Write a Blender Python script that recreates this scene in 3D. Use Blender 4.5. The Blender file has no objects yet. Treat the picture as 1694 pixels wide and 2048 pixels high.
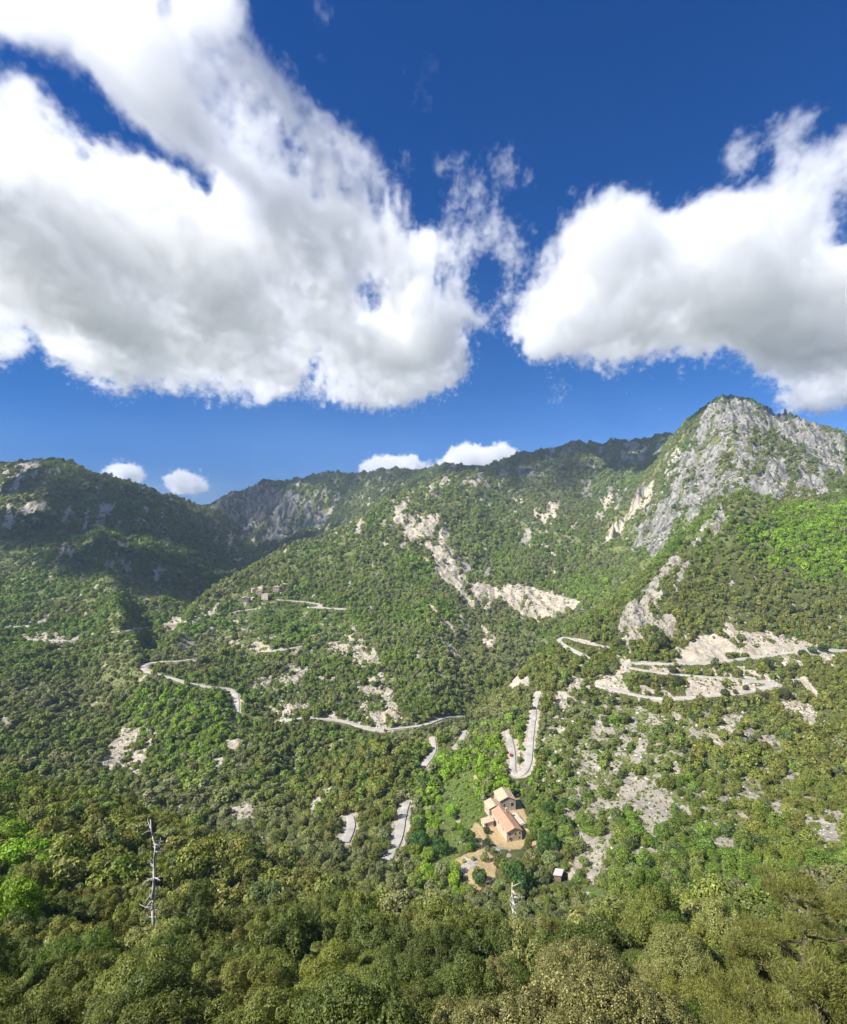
# Mountain valley seen from a high viewpoint.  Units are metres, camera at the origin looking along +Y.
import bpy, math, time
import numpy as np
from mathutils import Vector

T0 = time.time()
sc = bpy.context.scene
col = sc.collection
R = math.radians

# ------------------------------------------------------------------ camera, sky, sun, exposure
F, CU, CV = 1100.0, 847.0, 1024.0          # focal length and centre, in pixels of the 1694 x 2048 photograph
cd = bpy.data.cameras.new('camera')
cam = bpy.data.objects.new('camera', cd)
col.objects.link(cam)
cam.rotation_euler = (math.pi / 2, 0, 0)
cd.sensor_fit = 'HORIZONTAL'
cd.sensor_width = 36
cd.lens = 36 * F / 1694
cd.clip_start = 0.1
cd.clip_end = 80000
sc.camera = cam

SUN = Vector((-0.64, -0.31, 0.70)).normalized()      # direction towards the sun
sl = bpy.data.lights.new('sun', 'SUN')
so = bpy.data.objects.new('sun', sl)
col.objects.link(so)
so.rotation_euler = SUN.to_track_quat('Z', 'Y').to_euler()
sl.energy = 5.0
sl.angle = R(0.5)
sl.color = (1.0, 0.955, 0.88)

w = bpy.data.worlds.new('World')
sc.world = w
w.use_nodes = True
wt = w.node_tree
bg = wt.nodes['Background']
sk = wt.nodes.new('ShaderNodeTexSky')
sk.sky_type = 'NISHITA'
sk.sun_disc = False
sk.sun_elevation = math.asin(SUN.z)
sk.sun_rotation = math.atan2(SUN.x, SUN.y)
sk.altitude = 600
sk.air_density = 1.0
sk.dust_density = 0.0
sk.ozone_density = 4.0
# the deep saturated blue of the photograph: the sky colour filtered by height above the horizon
stc = wt.nodes.new('ShaderNodeTexCoord'); ssp = wt.nodes.new('ShaderNodeSeparateXYZ'); srp = wt.nodes.new('ShaderNodeValToRGB'); smx = wt.nodes.new('ShaderNodeMix')
wt.links.new(stc.outputs['Generated'], ssp.inputs[0]); wt.links.new(ssp.outputs[2], srp.inputs[0])
smx.data_type = 'RGBA'; smx.blend_type = 'MULTIPLY'; smx.inputs[0].default_value = 1.0
SKY = [(0.0, (.14, .30, .80)), (.12, (.22, .47, .90)), (.217, (.08, .41, .82)), (.48, (.0, .40, .90)), (.67, (.0, .40, .95)), (.85, (.08, .46, .95))]
while len(srp.color_ramp.elements) < len(SKY): srp.color_ramp.elements.new(.5)
for e_, (p_, c_) in zip(srp.color_ramp.elements, SKY):
    e_.position = p_; e_.color = (*c_, 1)
wt.links.new(sk.outputs[0], smx.inputs[6]); wt.links.new(srp.outputs[0], smx.inputs[7]); wt.links.new(smx.outputs[2], bg.inputs[0])
bg.inputs[1].default_value = 0.064

sc.view_settings.view_transform = 'Standard'
sc.view_settings.look = 'None'
sc.view_settings.exposure = 0.95
sc.view_settings.gamma = 1.0
cy = sc.cycles
cy.max_bounces = 12
cy.diffuse_bounces = 3
cy.transmission_bounces = 4
cy.transparent_max_bounces = 8
cy.volume_bounces = 10
cy.volume_step_rate = 2.0
cy.volume_max_steps = 256
cy.use_denoising = True
cy.use_adaptive_sampling = True
cy.adaptive_threshold = 0.02
HAZE_D = 0.55e-4
CLOUD_D = 0.0082
SHADES = [(-804, 1390, -80, 310, 95, -0.67), (-640, 1930, -80, 290, 380, 0.0), (900, 2480, 270, 500, 110, 0.08), (1010, 1775, 340, 150, 60, 0.3), (-750, 2900, 150, 300, 70, 0.0)]   # x, y, z, radii, turn of the shaded places


# ------------------------------------------------------------------ numpy noise
def _hash(ix, iy, seed):
    h = (ix.astype(np.int64) * 374761393 + iy.astype(np.int64) * 668265263 + seed * 1274126177) & 0xffffffff
    h = ((h ^ (h >> 13)) * 1274126177) & 0xffffffff
    return ((h ^ (h >> 16)) & 0xffff).astype(np.float32) / 65535.0


def vnoise(x, y, seed=0):                              # value noise, -1..1
    ix = np.floor(x); iy = np.floor(y)
    fx = (x - ix).astype(np.float32); fy = (y - iy).astype(np.float32)
    fx = fx * fx * fx * (fx * (fx * 6 - 15) + 10); fy = fy * fy * fy * (fy * (fy * 6 - 15) + 10)
    a = _hash(ix, iy, seed); b = _hash(ix + 1, iy, seed)
    c = _hash(ix, iy + 1, seed); d = _hash(ix + 1, iy + 1, seed)
    return ((a * (1 - fx) + b * fx) * (1 - fy) + (c * (1 - fx) + d * fx) * fy) * 2 - 1


def fbm(x, y, lam, octs=4, gain=0.5, seed=0, ridged=False):
    s = np.zeros(np.shape(x), np.float32); a = 1.0; t = 0.0
    for o in range(octs):
        th = 0.7 + o * 1.3
        cx, sx = math.cos(th), math.sin(th)
        k = 2.03 ** o / lam
        n = vnoise((x * cx - y * sx) * k + 17.3 * o, (x * sx + y * cx) * k - 9.1 * o, seed + o)
        if ridged:
            n = 1 - 2 * np.abs(n) ** 0.8
        s += a * n; t += a; a *= gain
    return s / t


def sstep(a, b, x):
    t = np.clip((x - a) / (b - a), 0, 1)
    return t * t * (3 - 2 * t)


# ------------------------------------------------------------------ the land: feature lines lofted from west to east
# For each bearing (given as a photograph column) the profile away from the viewer, as (distance, picture row) pairs:
# near slope, its edge, valley, near spur, its crest, second valley, village spur, its crest, third valley, back range.
PROF = {
 -300: [(12,2500),(22,2350),(60,1940),(110,1730),(250,1540),(340,1580),(400,1530),(470,1460),(515,1425),(560,1395),(650,1330),(760,1275),(950,1200),(1250,1105),(1500,1035),(1800,975),(2100,940)],
 0:    [(12,2500),(22,2350),(60,1950),(110,1750),(230,1565),(330,1600),(400,1545),(470,1475),(515,1440),(560,1410),(650,1345),(760,1290),(950,1215),(1250,1120),(1500,1050),(1800,985),(2150,936)],
 90:   [(12,2500),(22,2350),(60,1955),(110,1765),(225,1580),(325,1620),(400,1552),(470,1488),(515,1455),(560,1425),(645,1362),(760,1300),(950,1220),(1250,1125),(1520,1050),(1820,980),(2150,931)],
 150:  [(12,2500),(22,2350),(60,1955),(110,1775),(220,1590),(320,1640),(400,1560),(470,1500),(515,1470),(560,1440),(640,1385),(760,1310),(950,1225),(1250,1130),(1550,1055),(1850,995),(2200,950)],
 300:  [(12,2500),(22,2350),(60,1960),(110,1790),(200,1640),(300,1680),(380,1590),(450,1530),(485,1495),(520,1460),(570,1400),(620,1350),(650,1334),(680,1328),(830,1302),(1300,1140),(2350,994)],
 400:  [(12,2500),(22,2350),(60,1960),(110,1800),(180,1675),(290,1700),(360,1620),(430,1545),(465,1508),(500,1470),(580,1400),(680,1340),(800,1280),(950,1210),(1120,1220),(1800,1085),(2700,1018)],
 500:  [(12,2500),(22,2350),(60,1960),(110,1810),(175,1705),(270,1730),(330,1650),(400,1570),(430,1540),(460,1510),(530,1462),(700,1350),(880,1250),(1150,1153),(1350,1172),(2500,1085),(3000,970)],
 620:  [(12,2500),(22,2350),(60,1960),(110,1820),(150,1775),(230,1790),(290,1690),(350,1620),(375,1595),(400,1570),(450,1575),(560,1445),(850,1275),(1450,1090),(1700,1115),(2400,1062),(3000,957)],
 750:  [(12,2500),(22,2360),(60,1965),(100,1850),(130,1840),(200,1860),(260,1740),(330,1630),(380,1560),(430,1490),(485,1505),(545,1462),(900,1245),(1700,1024),(1950,1036),(2500,1000),(3000,950)],
 850:  [(12,2500),(22,2360),(60,1970),(90,1890),(120,1870),(185,1890),(240,1780),(300,1670),(380,1575),(460,1492),(505,1490),(550,1458),(1000,1210),(1950,973),(2200,983),(2600,962),(3000,942)],
 950:  [(12,2500),(22,2360),(60,1975),(90,1910),(110,1900),(180,1900),(235,1790),(330,1610),(430,1500),(520,1434),(620,1455),(760,1368),(1200,1165),(2200,946),(2400,950),(2700,942),(3000,934)],
 1050: [(12,2500),(22,2360),(60,1985),(85,1930),(100,1920),(175,1890),(235,1785),(340,1590),(460,1440),(570,1356),(780,1385),(1000,1258),(1450,1105),(2100,980),(2300,946),(2450,915),(2550,906)],
 1150: [(12,2500),(22,2360),(60,1985),(85,1915),(100,1900),(170,1880),(240,1760),(400,1490),(530,1365),(640,1272),(880,1280),(1150,1198),(1600,1070),(2100,980),(2300,940),(2450,912),(2550,904)],
 1250: [(12,2500),(22,2360),(60,1980),(85,1890),(110,1850),(170,1830),(230,1740),(420,1470),(560,1328),(740,1195),(950,1225),(1250,1142),(1700,1030),(2100,965),(2300,930),(2450,900),(2550,891)],
 1350: [(12,2500),(22,2360),(60,1970),(85,1880),(110,1840),(160,1820),(220,1740),(400,1480),(570,1315),(830,1085),(980,1115),(1150,1078),(1500,955),(1950,884),(2150,890),(2350,886),(2500,882)],
 1410: [(12,2500),(22,2360),(60,1970),(85,1880),(110,1835),(155,1815),(215,1740),(400,1480),(570,1315),(880,1033),(980,1055),(1120,1030),(1450,925),(1800,826),(2000,856),(2350,888),(2500,888)],
 1440: [(12,2500),(22,2360),(60,1970),(85,1880),(110,1832),(152,1812),(212,1740),(395,1485),(570,1315),(905,1005),(980,1025),(1110,1005),(1430,895),(1760,803),(2000,845),(2350,888),(2500,890)],
 1490: [(12,2500),(22,2360),(60,1970),(85,1875),(110,1830),(150,1810),(210,1738),(390,1490),(570,1315),(920,990),(980,1004),(1100,985),(1420,880),(1750,808),(2000,845),(2350,888),(2500,892)],
 1550: [(12,2500),(22,2360),(60,1960),(85,1865),(115,1810),(150,1810),(210,1730),(380,1510),(570,1315),(930,1006),(990,1014),(1100,990),(1420,895),(1760,838),(2000,870),(2350,895),(2500,900)],
 1694: [(12,2500),(22,2360),(60,1940),(85,1850),(120,1790),(160,1760),(220,1690),(360,1530),(570,1315),(900,1006),(970,1012),(1100,1000),(1450,950),(1780,890),(2000,920),(2350,930),(2500,940)],
 2000: [(12,2500),(22,2360),(60,1930),(85,1830),(120,1760),(160,1720),(220,1650),(360,1510),(570,1300),(880,1000),(970,1010),(1100,1010),(1450,990),(1850,960),(2000,970),(2350,980),(2500,990)],
}


def pchip(xk, yk, x):                                   # monotone cubic, one curve
    h = np.diff(xk); dlt = np.diff(yk) / h
    m = np.zeros_like(yk)
    w1 = 2 * h[1:] + h[:-1]; w2 = h[1:] + 2 * h[:-1]
    ok = dlt[1:] * dlt[:-1] > 0
    with np.errstate(divide='ignore', invalid='ignore'):
        mm = (w1 + w2) / (w1 / dlt[:-1] + w2 / dlt[1:])
    m[1:-1] = np.where(ok, mm, 0)
    m[0] = dlt[0]; m[-1] = dlt[-1]
    i = np.clip(np.searchsorted(xk, x) - 1, 0, len(h) - 1)
    t = (x - xk[i]) / h[i]
    t2, t3 = t * t, t * t * t
    return ((2*t3 - 3*t2 + 1) * yk[i] + (t3 - 2*t2 + t) * h[i] * m[i] + (-2*t3 + 3*t2) * yk[i+1] + (t3 - t2) * h[i] * m[i+1])


us = np.array(sorted(PROF), float)
KY = np.array([[p[0] for p in PROF[u]] for u in us], float)
KZ = np.array([[p[0] * (CV - p[1]) / F for p in PROF[u]] for u in us], float)
TU = np.linspace(-300, 2000, 576)
TL = np.concatenate([np.linspace(math.log(2.0), math.log(200), 300, endpoint=False),
                     np.linspace(math.log(200), math.log(3200), 900, endpoint=False),
                     np.linspace(math.log(3200), math.log(9000), 60)])
ky = np.stack([np.exp(pchip(us, np.log(KY[:, k]), TU)) for k in range(KY.shape[1])], 1)
kz = np.stack([pchip(us, KZ[:, k], TU) for k in range(KY.shape[1])], 1)
TAB = np.zeros((len(TU), len(TL)), np.float32)
EY = np.exp(TL)
for i in range(len(TU)):
    xk = np.concatenate([[0.5, 1.6, 3.0, 6.0], ky[i], [ky[i, -1] + 900, 9500]])
    zk = np.concatenate([[-1.8, -2.2, -5.0, -10.0], kz[i], [kz[i, -1] - 330, -500]])
    xk = np.maximum.accumulate(xk + np.arange(len(xk)) * 1e-3)
    TAB[i] = pchip(xk, zk, EY)


def base_h(X, Y):
    Yc = np.maximum(Y, 2.0)
    u = np.clip(CU + F * X / np.maximum(Yc, 6.0), TU[0], TU[-1])
    fu = (u - TU[0]) / (TU[1] - TU[0])
    iu = np.clip(fu.astype(int), 0, len(TU) - 2); fu = fu - iu
    fl = np.interp(np.log(Yc), TL, np.arange(len(TL)))
    il = np.clip(fl.astype(int), 0, len(TL) - 2); fl = fl - il
    z = (TAB[iu, il] * (1 - fu) + TAB[iu + 1, il] * fu) * (1 - fl) + (TAB[iu, il + 1] * (1 - fu) + TAB[iu + 1, il + 1] * fu) * fl
    return z


# ------------------------------------------------------------------ ground sheet grid (a fan, finer where it lies nearer)
NU = 1500
GU = np.linspace(-700, 2400, NU)
GL = np.concatenate([np.linspace(math.log(6.0), math.log(180), 330, endpoint=False),
                     np.linspace(math.log(180), math.log(3150), 1080, endpoint=False),
                     np.linspace(math.log(3150), math.log(8500), 50)])
GY = np.exp(GL)
back = np.array([-80, -40, -15, -5, 0, 2, 4, 5])
GY = np.concatenate([back, GY])
NB = len(back)
NY = len(GY)
fan = np.where(GY < 60, GY + 24 * (1 - sstep(6, 60, GY)), GY)
fan = np.where(GY < 6, 30.0, fan)
GX = ((GU - CU) / F)[:, None] * fan[None, :]
GYY = np.broadcast_to(GY[None, :], GX.shape)
Z = base_h(GX, GYY).astype(np.float32)
U = CU + F * GX / np.maximum(GYY, 6)
X_, Y_ = GX.astype(np.float32), np.ascontiguousarray(GYY).astype(np.float32)

# relief: shoulders and gullies, larger where the land is larger
amp = np.clip((Y_ - 60) / 500, 0, 1) * np.clip(Y_, 0, 2600)
Z += amp * 0.011 * fbm(X_, Y_ * 0.6, 190, 4, 0.5, 3, True)
Z += amp * 0.010 * fbm(X_ + 60, Y_ * 0.45, 420, 2, 0.5, 13, True) * sstep(700, 1300, Y_)
Z += amp * 0.006 * fbm(X_, Y_ * 0.5, 60, 3, 0.55, 9, True)
Z += np.clip(Y_ / 60, 0.15, 1.2) * fbm(X_, Y_, 14, 3, 0.5, 21)

# ------------------------------------------------------------------ masks: outlines of scree, cliffs, meadows on the slopes
MS = 2
MW, MH = 900, 640                                        # raster over u -50..1750, v 780..2060
MU0, MV0 = -50, 780


def raster(polys):
    m = np.zeros((MH, MW), np.float32)
    yy, xx = np.mgrid[0:MH, 0:MW]
    px = xx * MS + MU0; py = yy * MS + MV0
    for poly, val in polys:
        xs = [p[0] for p in poly]; ys = [p[1] for p in poly]
        a0 = max(0, int((min(xs) - MU0) / MS) - 1); a1 = min(MW, int((max(xs) - MU0) / MS) + 2)
        b0 = max(0, int((min(ys) - MV0) / MS) - 1); b1 = min(MH, int((max(ys) - MV0) / MS) + 2)
        if a1 <= a0 or b1 <= b0:
            continue
        sx, sy = px[b0:b1, a0:a1], py[b0:b1, a0:a1]
        ins = np.zeros(sx.shape, bool)
        for i in range(len(poly)):
            x1, y1 = poly[i]; x2, y2 = poly[(i + 1) % len(poly)]
            if y1 == y2:
                continue
            ins ^= ((y1 > sy) != (y2 > sy)) & (sx < (x2 - x1) * (sy - y1) / (y2 - y1) + x1)
        m[b0:b1, a0:a1] = np.where(ins, np.maximum(m[b0:b1, a0:a1], val), m[b0:b1, a0:a1])
    return m


def blur(m, r, n=2):
    for ax in (0, 1):
        for _ in range(n):
            if r == 0: continue
            p = np.pad(m, [(r + 1, r) if a == ax else (0, 0) for a in (0, 1)], mode='edge')
            c = np.cumsum(p, axis=ax, dtype=np.float64)
            m = ((np.take(c, range(2*r + 1, c.shape[ax]), axis=ax) - np.take(c, range(0, c.shape[ax] - 2*r - 1), axis=ax)) / (2*r + 1)).astype(np.float32)
    return m


# (outline, nearest, farthest, cover)
CREAM = [
 ([(1312,955),(1300,1000),(1262,1045),(1228,1078),(1198,1090),(1225,1050),(1255,1020),(1272,985)],1000,2350,1.15),([(1318,950),(1352,893),(1368,890),(1335,948)],1200,2450,.75),
 ([(785,1025),(850,1030),(880,1022),(892,1070),(905,1100),(920,1160),(945,1200),(960,1240),(995,1275),(985,1298),(965,1290),(958,1230),(925,1200),(905,1165),(870,1130),(855,1100),(820,1085),(795,1050)],740,2000,.74),
 ([(855,1085),(885,1090),(900,1140),(940,1195),(915,1190),(870,1140)],900,2000,.92),
 ([(930,1160),(1000,1175),(1010,1165),(1060,1170),(1110,1190),(1165,1200),(1150,1220),(1070,1240),(1040,1240),(1020,1210),(1000,1195),(970,1225),(950,1200)],850,2000,.78),
 ([(1072,1083),(1098,1088),(1122,1120),(1100,1108)],1000,2300,.7),([(1092,1128),(1120,1145),(1115,1152),(1095,1140)],900,2300,.7),
 ([(985,945),(1005,952),(1045,995),(1112,1038),(1125,1060),(1098,1050),(1060,1030),(1020,992)],1300,2500,.55),
 ([(1095,1000),(1125,995),(1113,1042),(1088,1022)],1300,2500,.85),
 ([(1195,992),(1235,985),(1225,1010),(1205,1012)],1300,2500,.6),
 ([(845,1195),(870,1215),(910,1255),(928,1282),(905,1270),(870,1235)],700,1500,.6),
 ([(905,1200),(940,1250),(952,1290),(930,1270)],700,1500,.45),
 ([(865,1262),(882,1262),(928,1315),(905,1318)],600,1300,.55),
 ([(690,1270),(740,1280),(790,1370),(800,1440),(760,1470),(710,1450),(715,1390),(740,1340),(700,1310)],520,1100,.52),
 ([(745,1395),(785,1380),(785,1440),(760,1460),(735,1440)],520,1100,.7),
 ([(650,1283),(740,1288),(738,1308),(640,1302)],600,1100,.55),([(595,1262),(640,1265),(700,1305),(650,1300)],600,1100,.45),
 ([(360,1252),(430,1206),(443,1203),(425,1228),(382,1252)],700,1200,.6),([(332,1232),(378,1232),(368,1252),(332,1252)],700,1200,.6),
 ([(418,1268),(480,1275),(560,1288),(540,1305),(440,1300),(420,1295)],600,1100,.42),
 ([(245,1455),(285,1448),(312,1465),(302,1500),(277,1545),(255,1557),(188,1535),(225,1498)],380,700,.8),
 ([(448,1478),(492,1480),(482,1502),(445,1510)],380,620,.95),([(413,1515),(447,1508),(442,1535),(415,1542)],380,620,.75),
 ([(0,1008),(98,1002),(92,1016),(45,1047),(0,1058)],1300,2300,.75),([(0,1060),(30,1075),(0,1085)],1200,2300,.3),
 ([(0,1240),(60,1252),(132,1270),(128,1288),(60,1282),(10,1262)],600,1200,.62),([(0,1425),(20,1440),(15,1462),(0,1462)],400,900,.8),
 ([(430,1060),(520,1075),(515,1095),(490,1090)],1500,3000,.5),
 ([(598,1558),(628,1552),(622,1568),(602,1582)],300,460,.95),([(612,1592),(652,1576),(650,1600),(635,1625),(618,1642)],280,460,.9),([(650,1573),(668,1573),(660,1590),(652,1592)],280,460,.85),
 ([(1018,1355),(1035,1343),(1058,1352),(1062,1368),(1040,1372),(1020,1378)],430,680,.95),
 ([(996,1432),(1008,1412),(1008,1440)],380,620,.95),
 ([(1350,1318),(1395,1270),(1425,1262),(1482,1300),(1440,1320),(1360,1330)],520,720,1.2),
 ([(1480,1298),(1520,1288),(1600,1282),(1655,1290),(1600,1300),(1480,1312)],520,720,.95),
 ([(1400,1250),(1500,1262),(1560,1262),(1640,1290),(1500,1300),(1420,1262)],520,760,.55),
 ([(1230,1312),(1300,1330),(1400,1335),(1540,1326),(1610,1300),(1610,1362),(1540,1368),(1450,1352),(1380,1340),(1240,1345)],450,720,.55),
 ([(1375,1350),(1440,1355),(1525,1368),(1460,1385),(1400,1392),(1370,1390)],450,720,.85),([(1188,1350),(1240,1345),(1262,1382),(1230,1388),(1190,1372)],430,720,.85),
 ([(1570,1360),(1610,1350),(1648,1400),(1638,1402),(1600,1372)],430,700,.95),([(1540,1380),(1600,1385),(1640,1430),(1630,1458),(1600,1450),(1560,1412),(1530,1400)],400,700,.7),
 ([(1600,1300),(1650,1300),(1694,1320),(1694,1340),(1640,1330)],450,720,.5),
]
GREY = [
 ([(1362,885),(1405,835),(1430,800),(1500,803),(1600,845),(1694,882),(1694,1000),(1560,1000),(1480,985),(1360,1078),(1310,1118),(1250,1100),(1245,1050),(1335,935)],1000,2150,.54),
 ([(430,1008),(462,970),(520,962),(560,975),(640,1010),(655,1040),(620,1055),(560,1085),(500,1080),(470,1050),(450,1030)],2300,3300,.78),
 ([(1370,895),(1385,868),(1400,845),(1420,812),(1470,800),(1500,805),(1600,845),(1694,882),(1694,925),(1600,890),(1540,870),(1500,860),(1450,865),(1400,870)],1250,2100,.95),
 ([(1350,920),(1400,870),(1480,860),(1520,900),(1480,930),(1420,960),(1440,985),(1400,1030),(1360,1075),(1310,1115),(1265,1100),(1255,1060),(1300,1030),(1330,980)],1000,2100,.68),
 ([(1400,930),(1440,920),(1450,990),(1400,1035),(1340,1060),(1290,1090),(1270,1100),(1268,1065),(1330,1020),(1370,990)],1000,2100,.8),
 ([(1495,985),(1500,955),(1535,905),(1575,920),(1580,960),(1565,1005)],1000,2100,1.05),
 ([(1585,975),(1600,930),(1640,950),(1670,1000)],1000,2100,1.0),
 ([(1600,860),(1694,890),(1694,960),(1640,920)],1200,2100,.8),
 ([(1303,962),(1292,1000),(1230,1072),(1205,1082),(1248,1030),(1272,998)],1000,2300,1.3),([(1300,962),(1350,895),(1362,892),(1330,945)],1200,2400,.5),
 ([(1000,925),(1130,948),(1200,958),(1260,962),(1250,1010),(1150,985),(1050,962)],1500,2600,.45),
 ([(1482,990),(1440,1035),(1372,1080),(1325,1130),(1268,1180),(1235,1240),(1225,1312),(1300,1318),(1350,1275),(1362,1170),(1400,1100),(1450,1050)],520,950,.55),
 ([(1250,1215),(1290,1220),(1330,1215),(1350,1245),(1310,1310),(1250,1300),(1240,1250)],520,950,.62),([(1440,1000),(1400,1060),(1350,1100),(1300,1160),(1260,1220),(1235,1300),(1275,1300),(1290,1230),(1330,1170),(1375,1110),(1455,1040)],500,960,.72),
 ([(1188,1240),(1200,1228),(1208,1300),(1185,1310)],520,800,.5),
 ([(1080,1480),(1120,1400),(1190,1372),(1300,1420),(1500,1420),(1590,1480),(1600,1560),(1560,1620),(1450,1700),(1350,1705),(1250,1745),(1185,1745),(1080,1560)],230,560,.42),
 ([(1245,1553),(1285,1550),(1300,1590),(1355,1640),(1320,1642),(1242,1622)],230,560,.9),([(1470,1440),(1505,1480),(1480,1530),(1400,1470)],300,560,.62),([(1500,1500),(1560,1530),(1590,1590),(1520,1580)],300,560,.55),
 ([(1098,1392),(1168,1352),(1192,1368),(1172,1402),(1110,1432)],380,620,.72),([(1100,1450),(1132,1438),(1122,1522),(1080,1522)],330,560,.62),
 ([(1190,1690),(1262,1695),(1268,1742),(1202,1748)],200,400,.7),([(1340,1648),(1382,1668),(1374,1698)],220,450,.7),
 ([(1300,1425),(1330,1440),(1300,1480)],380,560,.6),([(1440,1690),(1550,1700),(1600,1700),(1560,1720)],200,380,.3),
 ([(440,1610),(500,1604),(512,1660),(545,1682),(510,1692),(480,1655)],110,430,.8),([(393,1652),(436,1644),(436,1672),(393,1668)],110,430,.82),([(586,1698),(632,1732),(625,1752),(608,1746)],90,400,.85),
 ([(1590,1655),(1640,1622),(1694,1618),(1694,1700),(1640,1692)],120,380,.85),([(1370,1752),(1520,1748),(1565,1800),(1520,1822),(1470,1792)],60,240,.75),
 ([(1480,1800),(1600,1840),(1694,1880),(1694,2000),(1520,1960),(1465,1890)],14,100,.75),
]
MEADOW = [([(880,1560),(950,1530),(962,1560),(958,1600),(985,1600),(975,1650),(935,1672),(905,1745),(868,1745)],200,460,.85),
          ([(470,1225),(560,1205),(700,1222),(690,1250),(560,1270),(480,1250)],700,1150,.45),
          ([(380,1250),(520,1300),(560,1330),(480,1330)],500,900,.15),
          ([(1160,1760),(1220,1780),(1200,1820),(1170,1800)],100,300,.6),
          ([(1590,1370),(1640,1400),(1600,1400),(1570,1385)],400,600,.9),
          ([(400,1070),(510,1080),(500,1110),(420,1090)],1500,2700,.5)]
GARR = [([(1465,985),(1565,1000),(1560,1025),(1500,1052),(1440,1065)],600,980,1.1),([(-50,1080),(200,1080),(300,1170),(250,1210),(-50,1190)],900,1800,.8),([(-50,940),(150,940),(230,1020),(0,1060)],1300,2300,.6),
        ([(560,1100),(800,1000),(980,940),(1020,990),(860,1020),(780,1060),(640,1160),(500,1180)],900,2300,.8),([(700,945),(900,935),(900,960),(720,975)],2300,3300,.9)]
GARR += [([(1080,1480),(1190,1400),(1590,1480),(1560,1620),(1350,1705),(1185,1745)],230,560,.75)]
TERR = [([(590,1255),(700,1260),(745,1280),(800,1370),(800,1470),(720,1455),(690,1400),(700,1330),(600,1300)],520,1150,1.),([(400,1240),(470,1225),(700,1225),(690,1260),(560,1310),(420,1315)],580,1150,.75)]
DRY = [([(952,1645),(967,1655),(972,1700),(992,1720),(987,1750),(998,1775),(965,1770),(957,1792),(930,1780),(905,1720),(937,1708),(942,1680),(930,1670)],200,460,1.1),
       ([(985,1600),(1040,1595),(1060,1650),(1040,1700),(1000,1690),(975,1660)],230,460,.9),([(1060,1670),(1090,1680),(1075,1700),(1050,1700)],200,400,.8),
       ([(948,1545),(956,1545),(952,1585),(944,1585)],250,450,.9)]
BRIGHT = [([(1480,1062),(1560,1008),(1800,990),(1800,1165),(1600,1165),(1500,1115)],500,960,1.),
          ([(1080,1150),(1200,1130),(1280,1160),(1180,1215),(1100,1200)],800,1700,.7),
          ([(830,1540),(1000,1440),(1060,1400),(1060,1600),(980,1640),(930,1800),(830,1800)],180,560,.75),
          ([(250,1380),(480,1390),(480,1460),(380,1600),(250,1450)],380,650,.6),
          ([(560,1140),(760,1060),(900,1130),(930,1400),(800,1400),(560,1300)],600,1700,.3),
          ([(0,1640),(45,1660),(130,1800),(60,1850),(0,1830)],40,160,1.),([(880,1040),(1010,1050),(1060,1160),(930,1150)],1000,2100,.45)]
BROWN = [([(-50,1500),(350,1590),(620,1720),(860,1830),(860,2060),(-50,2060)],0,260,.7),
         ([(600,1560),(690,1470),(820,1480),(830,1540),(760,1640),(640,1700),(560,1650)],230,480,.85),
         ([(1100,1300),(1240,1200),(1400,1100),(1500,1100),(1620,1170),(1800,1170),(1800,1720),(1500,1740),(1300,1400),(1080,1400),(900,1440)],200,830,.85),
         ([(860,1800),(1500,1750),(1500,2060),(860,2060)],0,120,.5)]


def land_mask(lst, r, wide=None):
    """Each outline lies on the slope that it was seen on: between its own nearest and farthest distance."""
    out = np.zeros_like(Z)
    V = CV - F * Z / np.maximum(Y_, 6)
    iu = np.clip(((U - MU0) / MS).astype(int), 0, MW - 1)
    iv = np.clip(((V - MV0) / MS).astype(int), 0, MH - 1)
    inside = (U > MU0) & (U < MU0 + MW * MS) & (V > MV0) & (V < MV0 + MH * MS) & (Y_ > 10)
    groups = {}
    for poly, a, b, c in lst:
        groups.setdefault((a, b), []).append((poly, c))
    for (a, b), ps in groups.items():
        m = blur(raster(ps), r)
        s = m[iv, iu]
        ok = inside & (Y_ >= a) & (Y_ <= b)
        out = np.where(ok, np.maximum(out, s), out)
    return out


ZB = Z.copy()
m_cream = land_mask(CREAM, 1)
m_grey = land_mask(GREY, 2)
m_mead = land_mask(MEADOW, 4)
m_dry = land_mask(DRY, 2)
m_garr = land_mask(GARR, 6)
m_terr = land_mask(TERR, 5)
m_bright = land_mask(BRIGHT, 10)
m_brown = land_mask(BROWN, 12)
far = sstep(300, 1500, Y_)
nz_a = fbm(X_, Y_ * 0.5, 26, 4, 0.6, 31)               # patches, drawn out downhill
nz_b = fbm(X_, Y_ * 0.45, 60, 5, 0.62, 37)
nz_c = fbm(X_, Y_ * 0.5, 11, 3, 0.7, 41, True)
nz_d = fbm(X_, Y_ * 0.4, 26, 3, 0.75, 43, True)
nz = (nz_a * 0.55 + nz_c * 0.55) * (1 - far) + (nz_b * 0.5 + nz_d * 0.6) * far
sprinkle = np.where(Y_ > 560, 0.27, 0.10) * (fbm(X_, Y_, 420, 3, 0.5, 77) * 0.7 + 0.7)
streak = fbm(U * 0.9 + (CV - F * ZB / np.maximum(Y_, 6)) * 0.35, Y_ * 0.035, 11, 3, .6, 48)
nz = nz + far * 0.85 * streak
nearp = 1 - sstep(480, 620, Y_)
nz = nz * (1 - nearp) + nearp * (0.45 * streak + 0.35 * nz_a + 0.5 * nz_c + 0.45 * fbm(X_, Y_ * .7, 6, 2, .6, 47))
cov = np.maximum(np.maximum(m_cream, m_grey), sprinkle)
band = (ZB / 5.2 + 0.35 * fbm(X_, Y_, 60, 2, .5, 55)) % 1.0
terrace = m_terr * (1 - sstep(0.10, 0.24, band)) * (fbm(X_, Y_, 35, 3, .6, 57) > -0.12)
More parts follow.
